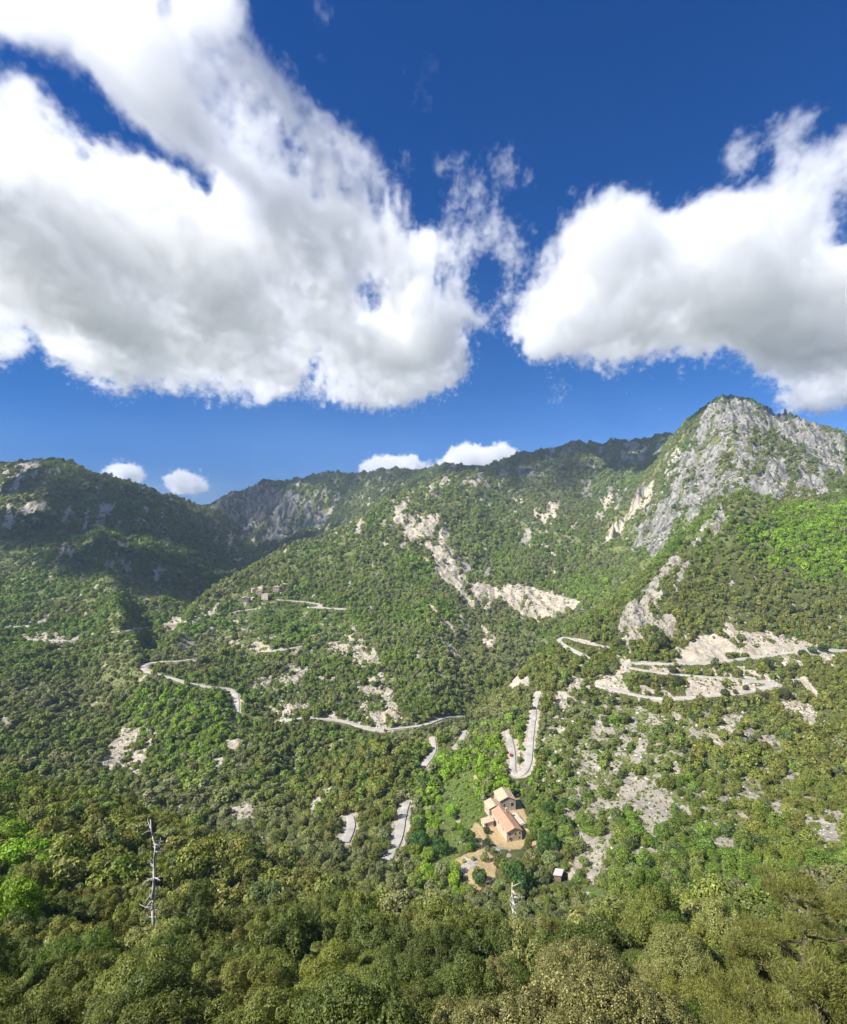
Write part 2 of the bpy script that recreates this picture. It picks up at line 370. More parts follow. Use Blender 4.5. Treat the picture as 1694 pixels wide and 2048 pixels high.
rock = sstep(-0.03, 0.14, cov + 0.07 - (0.5 + 0.5 * nz / 0.5))
rock = np.maximum(rock, terrace)
grey = sstep(-0.1, 0.1, m_grey - m_cream) * (0.35 + 0.65 * sstep(520, 950, Y_))
mead = sstep(-0.05, 0.15, m_mead - (0.5 + 0.42 * nz_a / 0.5)) * (1 - rock)
dry = sstep(-0.05, 0.12, m_dry + .1 - (0.5 + 0.3 * nz_a / 0.5 + .25 * nz_c)) * (1 - rock)
garr = np.maximum(m_garr > 9, 0) + sstep(0.0, 0.35, fbm(X_, Y_ * 0.7, 150, 5, 0.62, 83) + 0.25 * (Y_ > 1100) - 0.25 * (Y_ < 420)) * (Y_ > 250) * (1 - m_bright) * (1 - 0.8 * m_brown)
garr = np.maximum(garr, sstep(0.2, 0.5, m_garr + 0.3 * nz_a))
# broken crags: sharp ribs where bare grey rock stands, fine rills on the scree
crag = m_grey * sstep(0.25, 0.6, m_grey) * (Y_ > 380)
Z += crag * np.clip(Y_ * 0.014, 0, 24) * (fbm(X_, Y_ * 0.5, 34, 4, 0.65, 58, True) - 0.1)
Z += crag * np.clip(Y_ * 0.028, 0, 52) * (fbm(X_, Y_ * 0.6, 95, 5, 0.62, 51, True) - 0.1)
Z += rock * np.clip(Y_ * 0.0022, 0.25, 4.5) * fbm(X_, Y_ * 0.6, 16, 3, 0.6, 61, True) * 1.6

# ------------------------------------------------------------------ rays from the viewpoint, to find where a seen thing stands
VG = CV - F * Z / np.maximum(Y_, 6)


def cast(u, v, ymin=20.0, ymax=9000.0):
    """Distance at which the line of sight through (u, v) first meets the ground beyond ymin."""
    fu = np.clip((u - GU[0]) / (GU[1] - GU[0]), 0, NU - 2)
    i = int(fu); f = fu - i
    prof = VG[i] * (1 - f) + VG[i + 1] * f
    j0 = max(NB + 1, int(np.searchsorted(GY, ymin)), int(np.searchsorted(GY, 61)) if ymin >= 61 else 0)
    hit = np.nonzero((prof[j0:] <= v) & (GY[j0:] < ymax))[0]
    if len(hit) == 0:
        return None
    j = j0 + hit[0]
    a, b = prof[j - 1], prof[j]
    t = 1.0 if a <= v or a == b else (a - v) / (a - b)
    return float(GY[j - 1] + (GY[j] - GY[j - 1]) * min(max(t, 0), 1))


def ground(X, Y):
    """Height of the finished ground sheet, and the fractional grid place of a point."""
    X = np.asarray(X, float); Y = np.asarray(Y, float)
    fj = np.clip(np.interp(Y, GY, np.arange(NY)), 0, NY - 1.001)
    j = fj.astype(int); tj = fj - j
    fn = np.interp(Y, GY, fan)
    fi = np.clip((CU + F * X / fn - GU[0]) / (GU[1] - GU[0]), 0, NU - 1.001)
    i = fi.astype(int); ti = fi - i
    z = (Z[i, j] * (1 - ti) + Z[i + 1, j] * ti) * (1 - tj) + (Z[i, j + 1] * (1 - ti) + Z[i + 1, j + 1] * ti) * tj
    return z, (np.rint(fi).astype(int), np.rint(fj).astype(int))


def at(u, v, ymin=61.0, ymax=9000.0):
    y = cast(u, v, ymin, ymax)
    if y is None:
        y = ymin
    x = (u - CU) / F * y
    return Vector((x, y, float(ground(x, y)[0])))


# ------------------------------------------------------------------ helpers for objects and materials
def tag(o, label=None, cat=None, group=None, kind=None):
    for k, v in (('label', label), ('category', cat), ('group', group), ('kind', kind)):
        if v:
            o[k] = v
    return o


def empty(name, loc=(0, 0, 0), rz=0.0):
    o = bpy.data.objects.new(name, None)
    col.objects.link(o)
    o.location = loc
    o.rotation_euler = (0, 0, rz)
    o.empty_display_size = 0.5
    return o


def mesh_np(name, V, faces4=None, faces3=None, smooth=False):
    me = bpy.data.meshes.new(name)
    n4 = 0 if faces4 is None else len(faces4); n3 = 0 if faces3 is None else len(faces3)
    me.vertices.add(len(V)); me.vertices.foreach_set('co', np.ascontiguousarray(V, np.float32).ravel())
    loops = []
    starts = []
    if n4:
        loops.append(np.asarray(faces4, np.int32).ravel()); starts.append(np.arange(n4) * 4)
    if n3:
        loops.append(np.asarray(faces3, np.int32).ravel()); starts.append(n4 * 4 + np.arange(n3) * 3)
    lp = np.concatenate(loops)
    me.loops.add(len(lp)); me.loops.foreach_set('vertex_index', lp)
    me.polygons.add(n4 + n3); me.polygons.foreach_set('loop_start', np.concatenate(starts).astype(np.int32))
    if smooth:
        me.polygons.foreach_set('use_smooth', np.ones(n4 + n3, bool))
    me.update(calc_edges=True)
    return me


class MB:
    """Collects boxes, prisms and tubes into one mesh."""
    def __init__(s):
        s.v = []; s.f = []

    def add(s, vs, fs):
        b = len(s.v)
        s.v += [tuple(p) for p in vs]; s.f += [tuple(b + i for i in f) for f in fs]

    def box(s, x0, x1, y0, y1, z0, z1):
        s.add([(x0,y0,z0),(x1,y0,z0),(x1,y1,z0),(x0,y1,z0),(x0,y0,z1),(x1,y0,z1),(x1,y1,z1),(x0,y1,z1)],
              [(0,3,2,1),(4,5,6,7),(0,1,5,4),(1,2,6,5),(2,3,7,6),(3,0,4,7)])

    def tube(s, pts, rad, n=6):
        pts = [Vector(p) for p in pts]; rings = []
        for i, p in enumerate(pts):
            d = (pts[min(i + 1, len(pts) - 1)] - pts[max(i - 1, 0)])
            d = d.normalized() if d.length > 1e-6 else Vector((0, 0, 1))
            a = d.cross(Vector((0, 0, 1)));
            if a.length < 1e-3: a = d.cross(Vector((1, 0, 0)))
            a.normalize(); b = d.cross(a)
            r = rad[i] if hasattr(rad, '__len__') else rad
            rings.append([p + (a * math.cos(t) + b * math.sin(t)) * r for t in [2 * math.pi * k / n for k in range(n)]])
        vs = [q for r_ in rings for q in r_]; fs = []
        for i in range(len(rings) - 1):
            for k in range(n):
                fs.append((i*n + k, i*n + (k + 1) % n, (i + 1)*n + (k + 1) % n, (i + 1)*n + k))
        fs.append(tuple(range(n))[::-1]); fs.append(tuple((len(rings) - 1)*n + k for k in range(n)))
        s.add(vs, fs)

    def build(s, name, mat, parent=None, smooth=False):
        me = bpy.data.meshes.new(name); me.from_pydata(s.v, [], s.f); me.update()
        if smooth:
            me.polygons.foreach_set('use_smooth', np.ones(len(me.polygons), bool))
        me.materials.append(mat)
        o = bpy.data.objects.new(name, me); col.objects.link(o)
        if parent: o.parent = parent
        return o


class NT:
    """Thin wrapper to write node trees briefly."""
    def __init__(s, name):
        s.m = bpy.data.materials.new(name); s.m.use_nodes = True; s.t = s.m.node_tree
        s.b = s.t.nodes['Principled BSDF']; s.out = s.t.nodes['Material Output']
        s.b.inputs['Specular IOR Level'].default_value = 0.25
        s.b.inputs['Roughness'].default_value = 0.9

    def n(s, typ, **kw):
        q = s.t.nodes.new(typ)
        for k, v in kw.items(): setattr(q, k, v)
        return q

    def l(s, a, b): s.t.links.new(a, b)

    def noise(s, scale, detail=4, rough=0.6, vec=None, dist=0.0):
        q = s.n('ShaderNodeTexNoise'); q.inputs['Scale'].default_value = scale; q.inputs['Detail'].default_value = detail
        q.inputs['Roughness'].default_value = rough; q.inputs['Distortion'].default_value = dist
        if vec is not None: s.l(vec, q.inputs['Vector'])
        return q.outputs['Fac']

    def pos(s, obj=False, scale=None):
        q = s.n('ShaderNodeTexCoord').outputs['Object'] if obj else s.n('ShaderNodeNewGeometry').outputs['Position']
        if scale:
            mp = s.n('ShaderNodeMapping'); s.l(q, mp.inputs[0]); mp.inputs['Scale'].default_value = scale; q = mp.outputs[0]
        return q

    def ramp(s, fac, stops):
        q = s.n('ShaderNodeValToRGB'); s.l(fac, q.inputs[0]); e = q.color_ramp.elements
        while len(e) < len(stops): e.new(0.5)
        for i, (p, c) in enumerate(stops):
            e[i].position = p; e[i].color = (*c, 1) if len(c) == 3 else c
        return q.outputs[0]

    def mix(s, fac, a, b, mode='MIX'):
        q = s.n('ShaderNodeMix', data_type='RGBA', blend_type=mode)
        for v, i in ((fac, 0), (a, 6), (b, 7)):
            if isinstance(v, (int, float)): q.inputs[i].default_value = v
            elif isinstance(v, tuple): q.inputs[i].default_value = (*v, 1)
            else: s.l(v, q.inputs[i])
        return q.outputs[2]

    def math(s, op, a, b=None):
        q = s.n('ShaderNodeMath', operation=op)
        for v, i in ((a, 0), (b, 1)):
            if v is None: continue
            if isinstance(v, (int, float)): q.inputs[i].default_value = v
            else: s.l(v, q.inputs[i])
        return q.outputs[0]

    def attr(s, name, typ='GEOMETRY'):
        q = s.n('ShaderNodeAttribute'); q.attribute_type = typ; q.attribute_name = name
        return q

    def bump(s, h, strength=0.5, dist=1.0):
        q = s.n('ShaderNodeBump'); q.inputs['Strength'].default_value = strength; q.inputs['Distance'].default_value = dist
        s.l(h, q.inputs['Height']); s.l(q.outputs[0], s.b.inputs['Normal'])
        return q


def simple(name, c1, c2, scale=1.0, rough=0.9, bump=0.0, obj=True, detail=5):
    t = NT(name); f = t.noise(scale, detail, 0.65, t.pos(obj))
    t.l(t.ramp(f, [(0.3, c1), (0.7, c2)]), t.b.inputs['Base Color'])
    t.b.inputs['Roughness'].default_value = rough
    if bump: t.bump(f, bump, 0.2)
    return t.m


# ground material: undergrowth, meadow, dry grass, cream scree and grey limestone, from world-space noise and the four masks
def ground_material():
    t = NT('ground'); P = t.pos()
    n1 = t.noise(0.035, 6, 0.65, P); n2 = t.noise(0.4, 5, 0.7, P); n3 = t.noise(2.2, 4, 0.7, P); n4 = t.noise(0.011, 5, 0.6, P)
    under = t.ramp(n2, [(0.3, (0.045, 0.052, 0.018)), (0.55, (0.085, 0.098, 0.032)), (0.75, (0.14, 0.14, 0.06))])
    meadow = t.ramp(n2, [(0.3, (0.075, 0.115, 0.022)), (0.55, (0.115, 0.155, 0.035)), (0.8, (0.20, 0.20, 0.085))])
    drygr = t.ramp(n3, [(0.3, (0.33, 0.24, 0.115)), (0.6, (0.47, 0.36, 0.19)), (0.8, (0.36, 0.31, 0.13))])
    crm = t.ramp(t.mix(.5, n2, t.noise(0.09, 7, 0.75, t.pos(False, (1, .6, .6)))), [(0.34, (0.17, 0.14, 0.095)), (0.44, (0.33, 0.285, 0.21)), (0.54, (0.46, 0.41, 0.325)), (0.68, (0.58, 0.53, 0.44))])
    crm = t.mix(t.ramp(n1, [(0.5, (0, 0, 0)), (0.7, (0.35, 0.35, 0.35))]), crm, (0.42, 0.30, 0.17))
    fis = t.noise(0.05, 8, 0.75, t.pos(False, (1, 1, .35)))
    gry = t.ramp(fis, [(0.36, (0.05, 0.05, 0.048)), (0.46, (0.13, 0.127, 0.118)), (0.55, (0.235, 0.228, 0.21)), (0.68, (0.36, 0.35, 0.325))])
    gry = t.mix(t.ramp(n1, [(0.5, (0, 0, 0)), (0.75, (0.4, 0.4, 0.4))]), gry, (0.40, 0.34, 0.26))
    rk = t.mix(t.attr('grey').outputs['Fac'], crm, gry)
    gar = t.ramp(n2, [(0.3, (0.10, 0.12, 0.036)), (0.55, (0.165, 0.18, 0.065)), (0.8, (0.27, 0.255, 0.13))])
    under = t.mix(t.attr('garrigue').outputs['Fac'], under, gar)
    c = t.mix(t.attr('meadow').outputs['Fac'], under, meadow)
    c = t.mix(t.attr('dry').outputs['Fac'], c, drygr)
    # the edge of bare rock breaks up into stones and tufts
    rf = t.math('ADD', t.attr('rock').outputs['Fac'], t.math('MULTIPLY', t.math('SUBTRACT', n3, 0.5), 0.9))
    rf = t.math('ADD', rf, t.math('MULTIPLY', t.math('SUBTRACT', n2, 0.5), 0.7))
    rf = t.math('ADD', rf, t.math('MULTIPLY', t.math('SUBTRACT', t.noise(0.11, 4, 0.75, t.pos(False, (1, .5, .6))), 0.5), 1.3))
    rf = t.ramp(rf, [(0.38, (0, 0, 0)), (0.52, (1, 1, 1))])
    c = t.mix(rf, c, rk)
    t.l(c, t.b.inputs['Base Color'])
    t.b.inputs['Roughness'].default_value = 0.95
    h = t.math('ADD', t.math('MULTIPLY', n2, 1.6), t.math('MULTIPLY', n3, 0.35))
    t.bump(h, 0.8, 1.2)
    return t.m


M_GROUND = ground_material()
M_ROAD = simple('road_asphalt', (0.27, 0.26, 0.235), (0.47, 0.445, 0.39), 0.12, 0.95, 0)
M_WALL = simple('pale_stone', (0.36, 0.32, 0.26), (0.56, 0.51, 0.43), 0.9, 0.95, 0.5)
M_STONE = simple('rubble_stone', (0.30, 0.245, 0.19), (0.60, 0.51, 0.41), 1.6, 0.95, 0.8)
M_RENDER = simple('cream_render', (0.55, 0.47, 0.35), (0.68, 0.60, 0.47), 0.5, 0.9, 0.1)
M_PINK = simple('pink_render', (0.58, 0.43, 0.34), (0.66, 0.51, 0.41), 0.5, 0.9, 0.1)
M_GLASS = simple('dark_opening', (0.02, 0.02, 0.022), (0.04, 0.04, 0.045), 2.0, 0.3)
M_WOOD = simple('weathered_wood', (0.13, 0.09, 0.06), (0.22, 0.16, 0.11), 3.0)
M_DEAD = simple('dead_wood', (0.32, 0.30, 0.27), (0.60, 0.57, 0.52), 4.0, 0.8)
M_TWIG = simple('bare_twig', (0.24, 0.20, 0.16), (0.38, 0.33, 0.28), 3.0)
M_BARK = simple('bark', (0.07, 0.055, 0.04), (0.16, 0.13, 0.10), 5.0, 0.95, 0.4)


def tile_material(name, a, b, cc):
    t = NT(name); P = t.pos(True)
    n = t.noise(1.3, 6, 0.75, P)
    wv = t.n('ShaderNodeTexWave'); wv.wave_type = 'BANDS'; wv.bands_direction = 'X'; wv.inputs['Scale'].default_value = 1.3; wv.inputs['Distortion'].default_value = 0.5
    t.l(P, wv.inputs['Vector'])
    c = t.ramp(n, [(0.28, a), (0.5, b), (0.75, cc)])
    t.l(c, t.b.inputs['Base Color'])
    t.bump(t.math('ADD', t.math('MULTIPLY', wv.outputs['Fac'], 0.5), n), 0.6, 0.1)
    return t.m


M_TILE = tile_material('clay_tile', (0.22, 0.12, 0.075), (0.42, 0.245, 0.155), (0.50, 0.37, 0.26))
M_TILEP = tile_material('pale_clay_tile', (0.30, 0.20, 0.13), (0.48, 0.355, 0.235), (0.56, 0.46, 0.33))
M_SHEET = simple('shed_sheet', (0.36, 0.34, 0.33), (0.48, 0.46, 0.45), 2.0, 0.6)

# ------------------------------------------------------------------ roads: laid along the slopes, cut into them
ROADS = [
 ([(395,1319),(375,1320),(335,1322),(300,1326),(283,1333),(295,1343),(335,1352),(350,1360),(380,1368),(435,1376),(458,1374),(470,1387),(475,1405),(470,1430),(466,1450),(480,1462),(502,1464)],6.5,560,780),
 ([(555,1443),(600,1435),(640,1434),(680,1440),(710,1450),(760,1462),(810,1456),(860,1445),(895,1433),(935,1433)],6.0,500,640),
 ([(866,1474),(869,1500),(860,1515),(848,1532)],5.0,390,520),
 ([(930,1462),(924,1480),(914,1494)],4.5,390,520),
 ([(814,1603),(803,1640),(797,1680),(775,1720)],5.5,230,400),
 ([(700,1632),(704,1655),(690,1684)],5.5,230,400),
 ([(1078,1383),(1068,1420),(1064,1450),(1060,1490),(1056,1530),(1048,1552),(1032,1560),(1022,1552),(1027,1528),(1024,1500),(1020,1480),(1016,1462)],5.5,330,560),
 ([(1022,1372),(1034,1358),(1046,1358),(1058,1368)],5.0,430,620),
 ([(1760,1298),(1694,1300),(1600,1302),(1500,1316),(1400,1327),(1300,1327),(1250,1323),(1236,1328),(1262,1338),(1330,1346),(1440,1356),(1530,1364),(1566,1367),(1530,1376),(1450,1388),(1380,1395),(1320,1398),(1270,1391),(1220,1376),(1192,1370)],6.5,440,720),
 ([(1178,1318),(1150,1301),(1122,1288),(1116,1279),(1134,1273),(1175,1286),(1210,1293)],5.5,520,760),
 ([(555,1199),(600,1202),(642,1209)],6.0,850,1150),
 ([(622,1214),(650,1216),(692,1218)],5.0,850,1150),
 ([(468,1224),(495,1219),(528,1216)],5.0,800,1100),
 ([(585,1288),(605,1291),(602,1295),(570,1298),(520,1303)],4.0,650,950),
 ([(45,1277),(90,1280),(135,1281)],5.0,650,1000),
 ([(225,1264),(265,1258),(300,1254)],5.0,750,1100),
]


def smooth_path(P, step=4.0, k=9):
    P = np.array(P, float)
    d = np.concatenate([[0], np.cumsum(np.linalg.norm(np.diff(P[:, :2], axis=0), axis=1))])
    n = max(4, int(d[-1] / step)); s = np.linspace(0, d[-1], n)
    Q = np.stack([np.interp(s, d, P[:, i]) for i in range(3)], 1)
    k = min(k, (n // 3) | 1)
    for kk, axes in ((k, (0, 1)), (min(15, (n // 2) | 1), (2,))):
        if kk < 3: continue
        for _ in range(2):
            for a in axes:
                pd = np.pad(Q[:, a], kk // 2, mode='edge')
                q = np.convolve(pd, np.ones(kk) / kk, 'valid'); q[0] = Q[0, a]; q[-1] = Q[-1, a]; Q[:, a] = q
    return Q


paths = []
for px, wd, y0, y1 in ROADS:
    # densify in the picture, then drop every sample onto the land
    pts = []
    for a, b in zip(px[:-1], px[1:]):
        n = max(1, int(math.hypot(b[0] - a[0], (b[1] - a[1])) / 6))
        pts += [(a[0] + (b[0] - a[0]) * i / n, a[1] + (b[1] - a[1]) * i / n) for i in range(n)]
    pts.append(px[-1])
    W = []
    for (u, v) in pts:
        y = cast(u, v, y0, y1)
        W.append((u, v, y if y and y > y0 + 1 else np.nan))
    W = np.array(W)
    ok = ~np.isnan(W[:, 2])
    if ok.sum() < 2:
        print('road lost', px[0]); continue
    yy = np.interp(np.arange(len(W)), np.nonzero(ok)[0], W[ok, 2])
    for _ in range(3):
        pd = np.pad(yy, 2, mode='edge'); yy = np.median(np.lib.stride_tricks.sliding_window_view(pd, 5), axis=1)
    xyz = np.stack([(W[:, 0] - CU) / F * yy, yy, (CV - W[:, 1]) / F * yy], 1)
    wd *= 0.74
    paths.append((smooth_path(xyz, 3.0, 7), wd))

road_d = np.full(Z.shape, 99.0, np.float32)
road_z = np.zeros_like(Z)
for Q, wd in paths:
    for a, b in zip(Q[:-1], Q[1:]):
        j0, j1 = np.searchsorted(GY, [min(a[1], b[1]) - 14, max(a[1], b[1]) + 14])
        j0 = max(j0, NB + 1)
        ylo = GY[j0]
        um = [CU + F * (min(a[0], b[0]) - 14) / y for y in (ylo, GY[j1])] + [CU + F * (max(a[0], b[0]) + 14) / y for y in (ylo, GY[j1])]
        i0, i1 = np.clip(((np.array([min(um), max(um)]) - GU[0]) / (GU[1] - GU[0])).astype(int) + [0, 1], 0, NU)
        if i1 <= i0: continue
        sx, sy = X_[i0:i1, j0:j1], Y_[i0:i1, j0:j1]
        dx, dy = b[0] - a[0], b[1] - a[1]
        t = np.clip(((sx - a[0]) * dx + (sy - a[1]) * dy) / max(dx*dx + dy*dy, 1e-6), 0, 1)
        d = np.hypot(sx - a[0] - t * dx, sy - a[1] - t * dy) - wd / 2
        zz = a[2] + t * (b[2] - a[2])
        cur = road_d[i0:i1, j0:j1]; m = d < cur
        road_d[i0:i1, j0:j1] = np.where(m, d, cur)
        road_z[i0:i1, j0:j1] = np.where(m, zz, road_z[i0:i1, j0:j1])
f = 1 - sstep(0.8, 7.0, road_d)
# cut above the road is steep, so raise only softly there; below, fill up to the road
Z = Z * (1 - f) + (road_z - 0.4) * f
rock = np.maximum(rock, (1 - sstep(0.3, 2.4 + 7.0 * np.maximum(nz_a + .2, 0), road_d)) * 0.95)
grey = np.where(road_d < 6, 0.0, grey)

# ------------------------------------------------------------------ house platforms
FARM = Vector(at(1010, 1655, 200, 460))
HOUSES = []                                             # filled below: (x, y, half size)


def flatten(x, y, r, z=None, soft=5.0):
    global Z
    z = float(ground(x, y)[0]) if z is None else z
    j0, j1 = np.searchsorted(GY, [y - r - soft, y + r + soft])
    sub = (slice(None), slice(max(j0, NB), j1))
    d = np.hypot(X_[sub] - x, Y_[sub] - y)
    f = 1 - sstep(r, r + soft, d)
    Z[sub] = Z[sub] * (1 - f) + z * f
    return z


# ------------------------------------------------------------------ buildings
def make_house(name, label, cat, loc, rz, w, l, h, roof_h, wall_m, roof_m, wins=(), chim=None, door=True, hip=False, group=None, over=0.4, mono=False, deep=4.0):
    """w across (local x), l along (local y), ridge along y. Windows are (side, along, height, width, tall)."""
    t = tag(empty(name, loc, rz), label, cat, group)
    b = MB(); hw, hl = w / 2, l / 2
    if mono:
        b.add([(-hw,-hl,-deep),(hw,-hl,-deep),(hw,hl,-deep),(-hw,hl,-deep),(-hw,-hl,h),(hw,-hl,h + roof_h),(hw,hl,h + roof_h),(-hw,hl,h)],
              [(0,3,2,1),(4,5,6,7),(0,1,5,4),(1,2,6,5),(2,3,7,6),(3,0,4,7)])
    elif hip:
        b.box(-hw, hw, -hl, hl, -deep, h)
    else:
        b.add([(-hw,-hl,-deep),(hw,-hl,-deep),(hw,hl,-deep),(-hw,hl,-deep),(-hw,-hl,h),(hw,-hl,h),(hw,hl,h),(-hw,hl,h),(0,-hl,h + roof_h),(0,hl,h + roof_h)],
              [(0,3,2,1),(0,1,5,8,4),(1,2,6,5),(2,3,7,9,6),(3,0,4,7),(5,6,9,8),(7,4,8,9)])
    b.build('wall', wall_m, t)
    r = MB(); o = over; th = 0.22; k = roof_h / hw if not mono else roof_h / w
    if mono:
        zl, zh = h - k * o + 0.03, h + roof_h + k * o + 0.03
        r.add([(-hw-o,-hl-o,zl),(hw+o,-hl-o,zh),(hw+o,hl+o,zh),(-hw-o,hl+o,zl),(-hw-o,-hl-o,zl+th),(hw+o,-hl-o,zh+th),(hw+o,hl+o,zh+th),(-hw-o,hl+o,zl+th)],
              [(0,3,2,1),(4,5,6,7),(0,1,5,4),(1,2,6,5),(2,3,7,6),(3,0,4,7)])
    elif hip:
        z0 = h - k * o + 0.03; rl = max(hl - hw, 0.05)
        r.add([(-hw-o,-hl-o,z0),(hw+o,-hl-o,z0),(hw+o,hl+o,z0),(-hw-o,hl+o,z0),(-hw-o,-hl-o,z0+th),(hw+o,-hl-o,z0+th),(hw+o,hl+o,z0+th),(-hw-o,hl+o,z0+th),(0,-rl,h+roof_h+th),(0,rl,h+roof_h+th)],
              [(0,3,2,1),(0,1,5,4),(1,2,6,5),(2,3,7,6),(3,0,4,7),(4,5,8),(5,6,9,8),(6,7,9),(7,4,8,9)])
    else:
        z0 = h - k * o + 0.03; zr = h + roof_h + 0.03
        for s in (-1, 1):
            xs = s * (hw + o)
            vs = [(xs,-hl-o,z0),(xs,hl+o,z0),(0,hl+o,zr),(0,-hl-o,zr)]
            vs += [(x, y, z + th) for x, y, z in vs]
            fs = [(0,1,2,3),(7,6,5,4),(0,4,5,1),(1,5,6,2),(2,6,7,3),(3,7,4,0)]
            r.add(vs, fs if s > 0 else [f_[::-1] for f_ in fs])
    ro = r.build('roof', roof_m, t)
    if chim:
        c = MB(); cx, cy_ = chim; c.box(cx-.45, cx+.45, cy_-.45, cy_+.45, h, h + roof_h + 1.1); c.box(cx-.6, cx+.6, cy_-.6, cy_+.6, h + roof_h + 1.1, h + roof_h + 1.3)
        c.build('chimney', wall_m, ro)

    def opening(nm, side, al, z0, ww, hh, m):
        q = MB(); g = MB(); e = 0.12
        if side in 'SN':
            y = -hl if side == 'S' else hl; s = -1 if side == 'S' else 1
            q.box(al-ww/2-e, al+ww/2+e, min(y, y+s*.06), max(y, y+s*.06), z0-e, z0+hh+e)
            g.box(al-ww/2, al+ww/2, min(y+s*.06, y+s*.08), max(y+s*.06, y+s*.08), z0, z0+hh)
        else:
            x = -hw if side == 'W' else hw; s = -1 if side == 'W' else 1
            q.box(min(x, x+s*.06), max(x, x+s*.06), al-ww/2-e, al+ww/2+e, z0-e, z0+hh+e)
            g.box(min(x+s*.06, x+s*.08), max(x+s*.06, x+s*.08), al-ww/2, al+ww/2, z0, z0+hh)
        fr = q.build(nm, m, t); g.build('pane' if nm == 'window' else 'door_panel', M_GLASS if nm == 'window' else M_WOOD, fr)
    for (side, al, z0, ww, hh) in wins:
        opening('window', side, al, z0, ww, hh, M_RENDER)
    if door:
        opening('door', 'S', -w * 0.22, 0.02, 1.1, 2.1, M_RENDER)
    return t


fz = flatten(FARM.x - 1, FARM.y - 1, 15, None, 12)
fx, fy = FARM.x, FARM.y
A = R(14)                                               # the farm's long axis leans to the left going away


def fl(dx, dy):
    return (fx + dx * math.cos(A) - dy * math.sin(A), fy + dx * math.sin(A) + dy * math.cos(A))


p = fl(0, -2)
make_house('farmhouse', 'long rubble stone farmhouse with an orange tiled roof above the dry grass field', 'farmhouse', (*p, fz), A, 8.6, 22, 5.0, 1.9, M_STONE, M_TILE,
           [('S', -2.6, 1.0, .9, 1.2), ('S', 0.4, 3.2, .8, 1.1), ('S', 2.6, 1.0, .8, 1.1), ('S', 2.8, 3.4, .7, 1.0), ('S', -2.6, 3.3, .7, 1.0), ('W', -6, 3.3, .9, 1.1), ('W', 1, 3.3, .9, 1.1), ('W', 7, 1.2, .9, 1.1)], (2.4, 6))
p = fl(-1.2, 15)
make_house('farm_wing', 'low wing with a pale orange roof against the back of the long farmhouse', 'farm wing', (*p, fz + .3), A, 7.5, 8, 4.6, 1.5, M_STONE, M_TILEP, [('W', 1, 1.4, .8, 1.0)], None, False)
p = fl(8.5, 21)
make_house('stone_barn', 'square stone barn with a half orange half sandy yellow roof, uphill of the farmhouse', 'barn', (*p, fz + 1.2), A - R(4), 9.5, 11, 4.6, 2.1, M_STONE, M_TILEP,
           [('S', -2.2, 2.0, .9, 1.0), ('S', 2.6, 1.2, 1.6, 1.9)], None, True)
p = fl(-8.8, 4)
make_house('outhouse', 'tiny pale outhouse with a pinkish tiled roof on the left side of the farmhouse', 'outhouse', (*p, fz), A, 5.5, 4.5, 2.6, 0.8, M_RENDER, M_TILEP, [('W', 0, .8, .8, .9)], None, True, mono=True)
p = fl(7.6, 2)
make_house('roofless_ruin', 'roofless broken stone ruin standing along the right wall of the farmhouse', 'ruin', (*p, fz + .1), A + R(4), 5.0, 12, 2.2, 0.5, M_STONE, M_STONE, [('S', 0, .5, 1.0, 1.2)], None, False, over=-.3, mono=True)
q = at(1117, 1757, 120, 320)
z_ = flatten(q.x, q.y, 3, None, 3)
make_house('garden_shed', 'little grey-white shed with a flat sheet roof alone among the bushes below the farm', 'shed', (q.x, q.y, z_), R(-25), 3.0, 4.2, 2.4, 0.5, M_WOOD, M_SHEET, [], None, False, mono=True, deep=1)

VIL = [  # u, v of the foot, turn, width, length, height, roof, walls, tiles, hip, label
 (553,1182,R(8),11,10,8.5,2.0,M_PINK,M_TILE,True,'tall pink villa with a red hipped roof, highest of the hamlet on the spur'),
 (567,1172,R(-10),9,8,4.0,1.2,M_RENDER,M_TILEP,True,'low round-looking pale house just behind the pink villa'),
 (531,1198,R(-6),11.5,9,9,1.0,M_RENDER,M_TILEP,False,'plain boxy cream house where the hamlet road begins'),
 (519,1190,R(10),10,9,7,1.8,M_PINK,M_TILEP,False,'pinkish gabled house in the middle of the hamlet'),
 (508,1185,R(25),8,8,7,1.5,M_RENDER,M_TILEP,False,'narrow pale house on the left edge of the hamlet core'),
 (522,1178,R(-15),10,7,5,1.5,M_RENDER,M_TILE,False,'small tiled house uphill of the pinkish gabled house'),
 (491,1203,R(15),10,8,7,1.8,M_STONE,M_TILEP,False,'detached stone house at the lower left end of the hamlet'),
 (507,1200,R(35),7,6,4,1.2,M_STONE,M_TILEP,False,'little stone hut between the detached house and the boxy house'),
]
for (u, v, rz, ww, ll, hh, rh, wm, tm, hip, lab) in VIL:
    q = at(u, v, 820, 1250)
    z_ = flatten(q.x, q.y, 5, None, 5)
    wn = [('S', x, z, .9, 1.3) for z in ((1.2, 4.4) if hh > 6 else (1.2,)) for x in (-ww * .3, ww * .02, ww * .3)]
    make_house('village_house', lab, 'house', (q.x, q.y, z_ - .3), rz, ww, ll, hh, rh, wm, tm, wn, (ww * .2, 0), False, hip, 'houses of the hamlet on the spur')
    HOUSES.append((q.x, q.y, 8))
q = at(663, 1292, 600, 1000); z_ = flatten(q.x, q.y, 4, None, 4)
make_house('terrace_hut', 'small stone hut on the terraced slope above the valley road', 'hut', (q.x, q.y, z_), R(12), 7, 6, 3.4, 1.3, M_STONE, M_TILEP, [('S', 1.2, 1, .8, 1)], None, True)
HOUSES.append((q.x, q.y, 7))
HOUSES += [(fx, fy, 13), (fx + 3, fy + 12, 14), (fx + 3, fy + 22, 11)]

